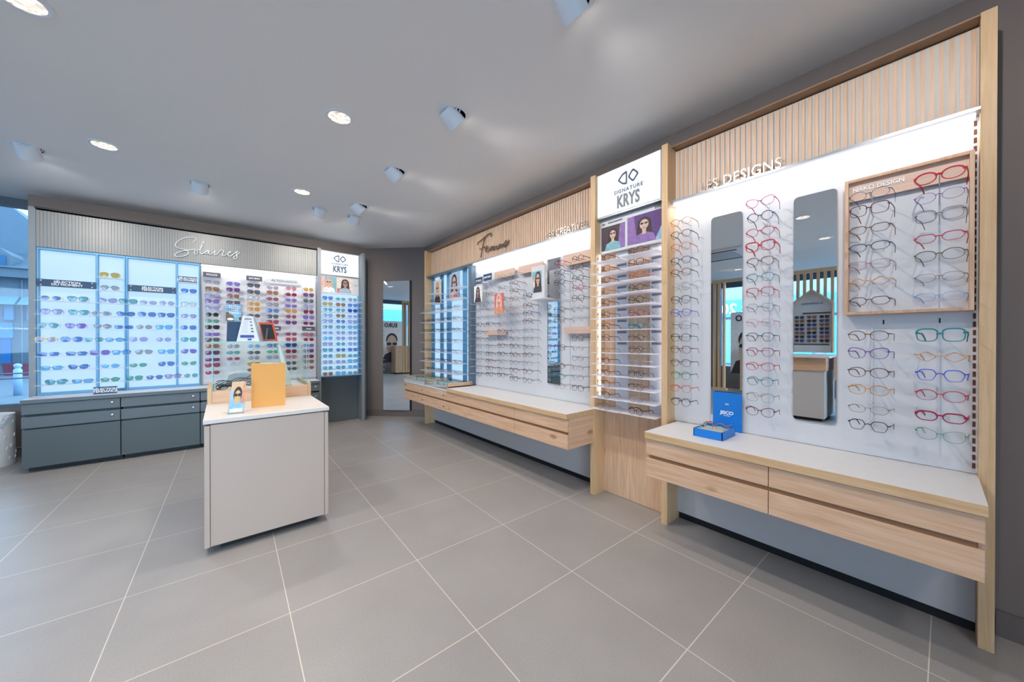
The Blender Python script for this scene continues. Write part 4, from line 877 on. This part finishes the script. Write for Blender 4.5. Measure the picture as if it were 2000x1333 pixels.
for u0, u1, z0, z1, m in ((.12, .8, 1.243, 1.262, 0), (.48, .66, 1.222, 1.234, 0)):
    mb.add([onsheet(u0, z0), onsheet(u1, z0), onsheet(u1, z1), onsheet(u0, z1)], [(0, 1, 2, 3)])
for z in (1.39, 1.383): mb.add([onsheet(.2, z), onsheet(.85, z), onsheet(.85, z+.003), onsheet(.2, z+.003)], [(0, 1, 2, 3)], 1)
for k in range(9): mb.add([onsheet(.15, 1.28+.011*k), onsheet(.5, 1.28+.011*k), onsheet(.5, 1.282+.011*k), onsheet(.15, 1.282+.011*k)], [(0, 1, 2, 3)], 2)
for z in (1.36, 1.335, 1.308, 1.286): mb.add([onsheet(.68, z), onsheet(.82, z), onsheet(.82, z+.008), onsheet(.68, z+.008)], [(0, 1, 2, 3)], 1)
part('print', mb, [mat('ink_blue', '3c4a9a', .6), mat('ink_dark', '4a4a52', .6), mat('ink_pale', 'b8bcc0', .6)], t)
t = thing('desk_photo', 'orange-red photo frame with black back seen from behind, on glass case', 'photo frame', (.3, 3.45, 1.2125))
def fp(u, v, d): return Vector((.255+.10*u+.0*v-.028*(v-0)+.0*d, 3.44+d+.02*v, 1.2135+.152*v))
def quadbox(mb, u0, u1, v0, v1, d0, d1, m=0):
    vs = [fp(u, v, d) for d in (d0, d1) for u, v in ((u0, v0), (u1, v0), (u1, v1), (u0, v1))]
    return mb.add(vs, [(0, 1, 2, 3), (7, 6, 5, 4), (0, 4, 5, 1), (1, 5, 6, 2), (2, 6, 7, 3), (3, 7, 4, 0)], m)
mb = MB(); quadbox(mb, 0, 1, 0, .11, 0, .018); quadbox(mb, 0, 1, .89, 1, 0, .018); quadbox(mb, .86, 1, .11, .89, 0, .018); quadbox(mb, 0, .08, .11, .89, 0, .018)
part('frame', mb, mat('orange_red_wood', 'c9502c', .45), t)
mb = MB(); quadbox(mb, .08, .86, .11, .89, .006, .012); part('back_board', mb, mat('black_card', '1c2028', .6), t)
part('strut', MB().add([fp(.45, .7, .004), fp(.55, .7, .004), (.275, 3.40, 1.2135), (.262, 3.40, 1.2135), fp(.45, .7, 0), fp(.55, .7, 0), (.275, 3.397, 1.2135), (.262, 3.397, 1.2135)], [(0, 1, 2, 3), (7, 6, 5, 4), (0, 4, 5, 1), (1, 5, 6, 2), (2, 6, 7, 3), (3, 7, 4, 0)]), mat('grey_card', '4e5054', .6), t)
# on the counter
t = thing('blank_box_sign', 'upright plain orange box facing the camera on the white counter', 'box', (.245, 2.87, .773))
c0, c1 = Vector((.149, 2.878, 0)), Vector((.338, 2.862, 0)); nrm = Vector((.08, 1, 0)).normalized()*.022
vs = [(c0+Vector((0, 0, .7735))), (c1+Vector((0, 0, .7735))), (c1+Vector((0, 0, 1.066))), (c0+Vector((0, 0, 1.066)))]
part('front', MB().add(vs+[v+nrm*.08 for v in vs], [(0, 1, 2, 3), (7, 6, 5, 4), (0, 4, 5, 1), (1, 5, 6, 2), (2, 6, 7, 3), (3, 7, 4, 0)]), mat('orange_card', 'e2a252', .55, var=.02, scale=8), t)
part('body', MB().add([v+nrm*.09 for v in vs]+[v+nrm for v in vs], [(0, 1, 2, 3), (7, 6, 5, 4), (0, 4, 5, 1), (1, 5, 6, 2), (2, 6, 7, 3), (3, 7, 4, 0)]), mat('cream_card_edge', 'f0e2cc', .6), t)
t = thing('leaflet_holder', 'clear leaflet stand holding a picture of a woman in sunglasses', 'leaflet holder', (.05, 2.78, .773))
H = lambda u, v, d: Vector((.028+.070*u+.022*v, 2.745-.01*u+d+.055*v, .775+.19*v))
HV = lambda u0, u1, v0, v1, d0, d1: [H(u, v, d) for d in (d0, d1) for u, v in ((u0, v0), (u1, v0), (u1, v1), (u0, v1))]
QF = [(0, 1, 2, 3), (7, 6, 5, 4), (0, 4, 5, 1), (1, 5, 6, 2), (2, 6, 7, 3), (3, 7, 4, 0)]
part('holder', MB().add(HV(-.06, 1.06, -.005, .34, -.03, -.028), QF).add(HV(-.06, -.04, -.005, .34, -.028, .012), QF).add(HV(1.04, 1.06, -.005, .34, -.028, .012), QF).add(HV(-.06, 1.06, -.005, .005, -.03, .012), QF), GLASS, t)
lf = part('leaflet', MB().add(HV(.0, 1, .01, .98, .0, .003), QF), mat('leaflet_paper', 'dccdb8', .5), t)
mb = MB(); ms = [PR['blue'], mat('print_oak', 'd9b48c', .6), mat('print_orange', 'e8a070', .6), HR1, mat('print_face', 'd8b070', .6, var=.15, scale=40), LD, PR['white']]
def inkp(pts, m, k): mb.add([H(a, b, -.0004*k) for a, b in pts], [tuple(range(len(pts)))], m)
inkp([(0, .7), (1, .7), (1, .98), (0, .98)], 1, 1); inkp([(0, .01), (1, .01), (1, .7), (0, .7)], 0, 1); inkp([(.75, .3), (1, .3), (1, .98), (.85, .98)], 2, 2)
inkp(ell(.5, .58, .30, .24), 3, 3); inkp(ell(.5, .50, .22, .21), 4, 4); inkp(ell(.38, .56, .12, .05), 5, 5); inkp(ell(.62, .56, .12, .05), 5, 5); inkp([(.05, .02), (.95, .02), (.95, .14), (.05, .14)], 6, 5)
part('print', mb, ms, lf)

# umbrella stand beside the window
t = thing('umbrella_stand', 'white round umbrella stand with raised raindrops, beside grey cabinet', 'umbrella stand', (-1.74, 5.80, 0))
UW = mat('cream_enamel', 'efeae6', .4)
part('body', MB().lathe([(.16, 0), (.162, .01), (.16, .50), (.154, .50), (.152, .03), (0, .03)], (-1.74, 5.80, 0), 48), UW, t, smooth=False)
mb = MB(); rd = random.Random(2)
for i in range(16):
    a = -2.4+.17*i+rd.uniform(-.05, .05); a = -1.5+.11*i; z = .06+.4*rd.random(); R_ = .163
    pts = [(0, 1.5), (.35, .7), (.62, 0), (.45, -.55), (0, -.75), (-.45, -.55), (-.62, 0), (-.35, .7)]; s = .016
    part('raindrop', MB().prism(pts, lambda u, v, d: Vector((-1.74+(R_+d)*math.cos(a+u*s/R_), 5.80+(R_+d)*math.sin(a+u*s/R_), z+v*s)), -.002, .003), mat('drop_silver', 'dfe8f2', .3, .2), t)
mb = MB()
for i in range(10):
    a0 = -1.25+.09*i; z0 = .36+.02*math.sin(i)+.006*i
    mb.prism([(0, 0), (1, .35), (1, 1.3), (0, 1)], lambda u, v, d: Vector((-1.74+(.163+d)*math.cos(a0+u*.08), 5.80+(.163+d)*math.sin(a0+u*.08), z0+.045*v)), -.002, .004)
part('umbrella_relief', mb, mat('drop_silver', 'dfe8f2', .3, .2), t)

# ================================================================== CEILING LAMPS
def downlight(x, y, label, power=36):
    t = thing('recessed_downlight', label, 'ceiling light', (x, y, CZ), 'recessed ceiling downlights')
    part('rim', MB().lathe([(.066, -.001), (.068, -.005), (.085, -.006), (.089, -.003), (.09, 0)], (x, y, CZ), 40), mat('lamp_white', 'e8ecf0', .4), t, smooth=True)
    part('reflector', MB().lathe([(.067, -.004), (.05, -.001), (.02, -.0005), (0, -.0005)], (x, y, CZ), 24), mat('faceted_reflector', 'ffffff', .15, .9, var=.3, scale=60), t)
    part('bulb', MB().lathe([(.067, -.0045), (.060, -.0052), (0, -.0052)], (x, y, CZ), 24), LAMPD, t)
    l = bpy.data.lights.new('downlight_beam', 'SPOT'); l.energy = power if x > -1.5 else power*.4; l.spot_size = math.radians(140); l.spot_blend = .8; l.shadow_soft_size = .06; l.color = (1, .93, .86)
    lo = link('downlight_beam', l, None, (x, y, CZ-.02)); return t
def lamp_disc():
    m = bpy.data.materials.new('lamp_disc'); m.use_nodes = True; nt = m.node_tree; nt.nodes.clear()
    o = N(nt, 'ShaderNodeOutputMaterial'); e = N(nt, 'ShaderNodeEmission'); tc = N(nt, 'ShaderNodeTexCoord'); vo = N(nt, 'ShaderNodeTexVoronoi'); vo.inputs['Scale'].default_value = 45
    nt.links.new(tc.outputs['Object'], vo.inputs['Vector']); mr = N(nt, 'ShaderNodeMapRange'); mr.inputs['To Min'].default_value = .3; mr.inputs['To Max'].default_value = 1.0
    sp = N(nt, 'ShaderNodeSeparateColor'); nt.links.new(vo.outputs['Color'], sp.inputs[0]); nt.links.new(sp.outputs[0], mr.inputs['Value'])
    nt.links.new(mr.outputs[0], e.inputs['Strength']); e.inputs['Color'].default_value = lin('fff4e8'); nt.links.new(e.outputs[0], o.inputs[0]); return m
LAMPD = lamp_disc()
for x, y, lb in ((.60, 2.505, 'round recessed downlight near the middle of the ceiling'), (-.68, 4.0, 'round recessed downlight nearest the window side'), (.616, 4.0, 'small-looking recessed downlight above the sunglasses header lettering'), (-.66, 2.52, 'large recessed downlight cut by the top edge of the photo'),
                 (-2.0, 2.5, 'recessed downlight over the reception desk'), (-2.0, 4.0, 'recessed downlight in front of the shopfront'), (.6, 1.0, 'recessed downlight above the camera'), (-.66, 1.0, 'recessed downlight above the entrance area'), (-2.0, 1.0, 'recessed downlight over the slatted screen'), (.6, -1.2, 'recessed downlight behind the camera'), (-1.4, -1.6, 'recessed downlight at the rear of the shop'), (-3.6, 2.6, 'recessed downlight close to the shopfront glass')):
    downlight(x, y, lb)
def scoop(x, y, ax, label):
    """swivelling cylinder spot leaning out of its ring towards wall direction ax"""
    t = thing('swivel_spotlight', label, 'ceiling light', (x, y, CZ), 'swivelling ceiling spotlights')
    W = mat('lamp_white', 'e8ecf0', .4)
    part('rim', MB().lathe([(.074, 0), (.074, -.002), (.094, -.002), (.096, 0)], (x, y, CZ), 40), W, t)
    part('recess_shade', MB().lathe([(.074, -.0008), (0, -.0008)], (x, y, CZ), 40), mat('hole_shade_black', '141416', .8), t)  # flat disc under the ceiling; the hole's shade is put into its black
    d = (Vector(ax)*math.sin(math.radians(50))+Vector((0, 0, -math.cos(math.radians(50))))).normalized()
    fc = Vector((x, y, CZ))+Vector(ax)*.026+Vector((0, 0, -.060))
    q = d.to_track_quat('Z', 'Y').to_matrix()
    part('barrel', MB().lathe([(.060, -.11), (.062, 0), (.058, 0), (.054, -.008), (0, -.008)], fc, 40, M=q), W, t, smooth=False)
    part('bulb', MB().lathe([(.053, -.0075), (0, -.0075)], fc, 24, M=q), LAMP, t)
    for k in range(20):
        a = 2*PI*k/20; p = Vector((.070*math.cos(a), .070*math.sin(a), 0))
        if p.dot(Vector(ax)) < .01: part('cooling_fin', MB().box(x+p.x-.003, x+p.x+.003, y+p.y-.003, y+p.y+.003, CZ-.014, CZ-.001), W, t)
    l = bpy.data.lights.new('spot_beam', 'SPOT'); l.energy = 20; l.spot_size = math.radians(116); l.spot_blend = 1; l.shadow_soft_size = .022; l.color = (1, .95, .89)
    lo = link('spot_beam', l, None, fc+d*.01); lo.rotation_euler = d.to_track_quat('-Z', 'Y').to_euler()
for y, lb in ((1.0, 'nearest swivelling spotlight, cut by the top edge of the photo'), (2.0, 'swivelling cone-like spotlight second along the optical wall'), (3.0, 'swivelling cone-like spotlight third along the optical wall'), (4.03, 'swivelling cone-like spotlight farthest along the optical wall')):
    scoop(1.17, y, (1, 0, 0), lb)
scoop(1.17, 0, (1, 0, 0), 'swivelling spotlight above and behind the camera')
for x, lb in ((-1.13, 'swivelling spotlight above the sunglasses wall, window end'), (-.155, 'swivelling spotlight above the sunglasses header lettering'), (.85, 'swivelling spotlight above the sunglasses wall, before the lit sign'), (1.22, 'swivelling spotlight nearest the tall corner mirror')):
    scoop(x, 4.42, (0, 1, 0), lb)

# ================================================================== THE REST OF THE SHOP (seen in the mirrors)
t = thing('slatted_screen', 'tall oak slatted screen by the shopfront, seen in the mirrors', 'screen', (-3.5, 1.9, 0))
part('rail', MB().box(-3.54, -3.46, .8, 3.05, 2.44, 2.50).box(-3.54, -3.46, 2.78, 3.05, .15, .2), OAKPOST, t)
y = .82; k = 0
while y < 3.05:
    if y < 1.85 or y > 2.75: part('slat', MB().box(-3.54, -3.46, y, y+.035, .2 if y > 2.7 else 1.0, 2.44), OAKPOST, t)
    y += .095
t = thing('house_shaped_display', 'house-shaped display of sunglasses behind the desk, seen in a mirror', 'display', (-3.35, 1.37, 0))
hs = [(1.08, 1.0), (1.08, 1.88), (1.37, 2.12), (1.66, 1.88), (1.66, 1.0)]
part('back', MB().prism(hs, lambda u, v, d: Vector((d, u, v)), -3.38, -3.36), mat('pale_blue_board', 'ccd6e0', .5), t)
mb = MB()
for a, b in zip(hs[:-1], hs[1:]):
    va, vb = Vector(a), Vector(b); c = Vector((1.37, 1.5)); w = .03
    mb.add([(dx, p.x, p.y) for dx in (-3.38, -3.28) for p in (va, vb, vb+(c-vb).normalized()*w, va+(c-va).normalized()*w)], QF)
part('frame', mb, OAKPOST, t)
part('panel', MB().box(-3.355, -3.345, 1.12, 1.62, 1.0, 1.74), PANELW, t)
part('stripe', MB().box(-3.344, -3.342, 1.12, 1.5, 1.68, 1.71).box(-3.344, -3.342, 1.14, 1.62, 1.13, 1.155), CHAR, t)
text('lettering', 'la collection', .06, (-3.35, 1.37, 1.87), 'R', TXTG, t)
t.location = t.location
for i in range(7):
    for j in range(3):
        eyewear('sunglasses', 'w', 'mid', fmat(['black', 'brown', 'burgundy'][(i+j) % 3]), lmat(['black', 'brown', 'navy'][(i*2+j) % 3]), (-3.31, 1.20+j*.17, 1.60-i*.07), PI/2, f'dark flat-top sunglasses on the house-shaped display, {ORD[i]} row down, {ORD[j]} column', 'sunglasses on the house-shaped display')
t = thing('reception_desk', 'reception desk with oak upper band and pale panels, seen in mirror', 'desk', (-2.5, 1.4, 0))
part('top', MB().box(-3.0, -2.02, .95, 2.0, .955, .98), WHITE, t, .002)
part('upper_band', MB().box(-2.95, -2.1, 1.0, 1.95, .76, .955), OAKY, t)
part('body', MB().box(-2.95, -2.12, 1.02, 1.93, .05, .76), LAV, t)
part('plinth', MB().box(-2.9, -2.2, 1.06, 1.88, 0, .05), BLACK, t)
t = thing('drawer_cabinet', 'oak drawer cabinet next to the reception desk, seen in mirror', 'cabinet', (-2.6, .6, 0))
part('upper_drawers', MB().box(-2.9, -2.3, .3, .94, .62, .97), OAKY, t)
part('body', MB().box(-2.88, -2.32, .32, .92, .04, .62), ISL, t)
part('plinth', MB().box(-2.85, -2.36, .35, .9, 0, .04), BLACK, t)
for z in (.74, .88): part('handle', MB().box(-2.3, -2.29, .55, .63, z, z+.012), BLACK, t)
t = thing('oak_cabinet', 'plain oak cabinet before the shopfront window, seen in mirrors', 'cabinet', (-4.7, 2.5, 0))
part('body', MB().box(-4.95, -4.55, 2.15, 2.86, .05, 1.0), OAKY, t)
part('plinth', MB().box(-4.92, -4.6, 2.2, 2.8, 0, .05), BLACK, t)
picture('shop_banner', 'pale banner of a man in glasses in the shopfront, seen in mirror', 0, 0, 0, 1, 0, 'X', PR['white'], []) if False else None
t = thing('shop_banner', 'pale banner with a face in glasses in the shopfront, seen in mirror', 'banner', (-5.0, 2.84, 0))
def bf(u, v, d): return Vector((-5.0+d, 2.45+.75*u, .4+1.5*v))
part('sheet', MB().prism([(0, 0), (1, 0), (1, 1), (0, 1)], bf, 0, .01), PR['white'], t)
mb = MB(); mb.prism(ell(.5, .42, .26, .24), bf, .01, .011, 0); mb.prism(ell(.5, .55, .28, .16), bf, .01, .0105, 1); mb.prism([(0, 0), (1, 0), (.85, .2), (.5, .27), (.15, .2)], bf, .01, .012, 2)
mb.prism(ell(.36, .45, .12, .035), bf, .01, .013, 3).prism(ell(.64, .45, .12, .035), bf, .01, .013, 3)
part('print', mb, [SK1, HR1, PR['dark'], LD], t)
part('foot', MB().box(-5.05, -4.93, 2.5, 3.1, 0, .02).box(-5.01, -4.995, 2.8, 2.86, .02, .4), STEEL, t)
text('lettering', 'EURO', .2, (-4.985, 2.86, 1.74), 'R', mat('ink_black', '2a2a2e', .5), t, bold=.006, sx=.9)
t = thing('air_conditioner', 'square white ceiling air conditioner, seen in a mirror', 'air conditioner', (-1.9, 2.3, CZ))
part('panel', MB().box(-2.35, -1.5, 1.9, 2.75, CZ-.03, CZ-.001), mat('ac_white', 'dfe3e6', .5), t, .004)
part('vent', MB().box(-2.28, -2.22, 2.0, 2.65, CZ-.034, CZ-.03).box(-1.63, -1.57, 2.0, 2.65, CZ-.034, CZ-.03), BLACK, t)
part('grille', MB().box(-2.15, -1.7, 2.08, 2.58, CZ-.033, CZ-.03), mat('ac_grille', 'b8bec4', .6), t)

# ================================================================== THE STREET
ground = solo('street', MB().box(-40, 6, 6.3, 60, -.35, -.30).box(-40, XL-.3, -30, 6.3, -.35, -.30).box(XL-.3, 12, -30, YB-.3, -.35, -.30), mat('pale_paving', '6a747b', .8, var=.1, scale=3), 'pale paved street outside the shop windows', 'street', None)
ground['kind'] = 'structure'
del ground['category']
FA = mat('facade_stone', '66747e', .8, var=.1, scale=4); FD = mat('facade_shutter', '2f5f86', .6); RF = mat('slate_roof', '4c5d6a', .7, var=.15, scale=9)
t = thing('town_house', 'pale stone town house with dormer and shopfront across the street', 'building', (-7.5, 26, -.3))
def BX(nm, x0, x1, y0, y1, z0, z1, m, p=None): return part(nm, MB().box(x0, x1, y0, y1, z0, z1), m, p or t)
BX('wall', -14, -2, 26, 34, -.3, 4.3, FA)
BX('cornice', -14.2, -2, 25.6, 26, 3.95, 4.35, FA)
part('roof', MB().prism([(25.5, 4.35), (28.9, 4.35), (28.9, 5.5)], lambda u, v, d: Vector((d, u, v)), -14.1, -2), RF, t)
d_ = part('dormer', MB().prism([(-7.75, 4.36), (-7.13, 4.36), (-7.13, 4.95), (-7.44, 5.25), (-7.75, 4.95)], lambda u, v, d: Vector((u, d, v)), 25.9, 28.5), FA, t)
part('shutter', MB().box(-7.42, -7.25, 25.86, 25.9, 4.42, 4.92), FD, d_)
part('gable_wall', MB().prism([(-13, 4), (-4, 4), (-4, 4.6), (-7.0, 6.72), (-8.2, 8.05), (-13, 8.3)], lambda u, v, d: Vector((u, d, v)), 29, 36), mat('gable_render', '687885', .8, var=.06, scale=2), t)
for x in (-7.35, -6.75): 
    w_ = BX('window', x, x+.32, 25.93, 26, 2.05, 2.95, FD); part('pane', MB().box(x+.04, x+.28, 25.9, 25.93, 2.1, 2.9), mat('dim_glass', '5c87a8', .2), w_)
    part('awning', MB().prism([(25.4, 2.75), (26, 3.15), (26, 2.75)], lambda u, v, d: Vector((d, u, v)), x-.1, x+.42), mat('blue_awning', '5a86ad', .7), t)
BX('shop_fascia', -8.2, -7.08, 25.85, 26, 1.3, 1.95, mat('fascia_blue', '4c7fa6', .6))
text('lettering', 'Richard Chardon', .12, (-7.02, 25.84, 1.72), 'Y', TXTW, t)
BX('shop_door', -7.40, -7.14, 25.9, 26, .1, 1.35, mat('shop_door_blue', '16639a', .5))
BX('downpipe', -6.86, -6.83, 25.9, 25.96, 0, 3.9, mat('zinc', '6f8698', .5))
solo('bollard', MB().lathe([(.075, 0), (.075, .70), (.06, .72), (.045, .75), (.07, .78), (.07, .85), (0, .88)], (-4.3, 16, -.3), 24), mat('pale_bollard', 'a9c6de', .5), 'pale metal bollard on the pavement outside the window', 'bollard', loc=(-4.3, 16, -.3), smooth=True)
solo('planter', MB().lathe([(.17, 0), (.20, .46), (.21, .46), (.21, .52), (.18, .52), (.17, .48), (0, .48)], (-6.97, 25.2, -.3), 4), mat('dark_red_planter', '7a3a4a', .7), 'dark red street planter before the town house shopfront', 'planter', loc=(-6.97, 25.2, -.3))
solo('planter', MB().lathe([(.17, 0), (.20, .46), (.21, .46), (.21, .52), (.18, .52), (.17, .48), (0, .48)], (-6.45, 24.6, -.3), 4), mat('dark_red_planter', '7a3a4a', .7), 'dark red street planter partly hidden by the grey display post', 'planter', loc=(-6.45, 24.6, -.3))
solo('street_rail', MB().tube([(-9, 14, .40), (-2.5, 14.4, .40)], .02).tube([(-9, 14, .28), (-2.5, 14.4, .28)], .02).box(-4.2, -4.15, 14.2, 14.25, -.3, .40).box(-8, -7.95, 14, 14.05, -.3, .40), mat('rail_maroon', '7a5a78', .5), 'thin horizontal street railing outside the window', 'railing', loc=(-4, 14, -.3))
# houses across the side street
t = thing('shop_building', 'pale building with blue shop fascia, seen only in the mirrors', 'building', (-12.5, 4, -.3))
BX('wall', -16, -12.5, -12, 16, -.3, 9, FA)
BX('shop_fascia', -12.5, -12.35, -1, 9, 2.2, 2.95, mat('fascia_deep_blue', '1f6aa0', .5))
text('lettering', 'Optic 2000', .62, (-12.33, 5.2, 2.55), 'R', TXTW, t, bold=.01)
for y in (-.5, 1.2, 2.9, 4.6, 6.3): BX('shop_window', -12.5, -12.4, y, y+1.3, .2, 2.1, mat('shop_glass', '3f88ab', .2))
for y in (-1, 1.5, 4, 6.5, 9): BX('window', -12.5, -12.42, y, y+.9, 3.6, 5.2, mat('shop_glass', '3f88ab', .2))

# ================================================================== LIGHT
w = bpy.data.worlds.new('world'); sc.world = w; w.use_nodes = True
bg = w.node_tree.nodes['Background']; bg.inputs[0].default_value = (.50, .74, 1.0, 1); bg.inputs[1].default_value = 10
def portal(name, loc, rot, sx, sy):
    l = bpy.data.lights.new(name, 'AREA'); l.shape = 'RECTANGLE'; l.size = sx; l.size_y = sy; l.cycles.is_portal = True
    o = link(name, l, None, loc); o.rotation_euler = rot
portal('window_portal', (XL-.15, 1.2, 1.6), (0, -PI/2, 0), 2.0, 9.6)
portal('window_portal', (-2.9, YB-.15, 1.55), (PI/2, 0, 0), 4.6, 2.1)
portal('window_portal', (-2.2, 6.2, 1.6), (-PI/2, 0, 0), 1.4, 2.0)
def strip(name, loc, rot, sx, sy, e, col=(.93, .95, 1)):
    l = bpy.data.lights.new(name, 'AREA'); l.shape = 'RECTANGLE'; l.size = sx; l.size_y = sy; l.energy = e; l.color = col
    o = link(name, l, None, loc); o.rotation_euler = rot
# LED strips under the headers throw light down their boards
strip('led_glow', (.42, 5.61, 2.112), (math.radians(-14), 0, 0), 1.2, .03, .7)
strip('led_glow', (XP-.03, .5, 2.112), (0, math.radians(-14), 0), .03, 1.2, 1.0)
strip('led_glow', (XP-.03, 2.63, 2.112), (0, math.radians(-14), 0), .03, 1.75, 1.4)

vs_ = sc.view_settings; vs_.view_transform = 'Standard'; vs_.look = 'None'; vs_.gamma = 1; vs_.exposure = .78; vs_.use_curve_mapping = False
cy = sc.cycles; cy.max_bounces = 8; cy.diffuse_bounces = 4; cy.glossy_bounces = 4; cy.transmission_bounces = 4; cy.transparent_max_bounces = 24
cy.use_denoising = True; cy.caustics_reflective = False; cy.caustics_refractive = False; cy.sample_clamp_indirect = 6
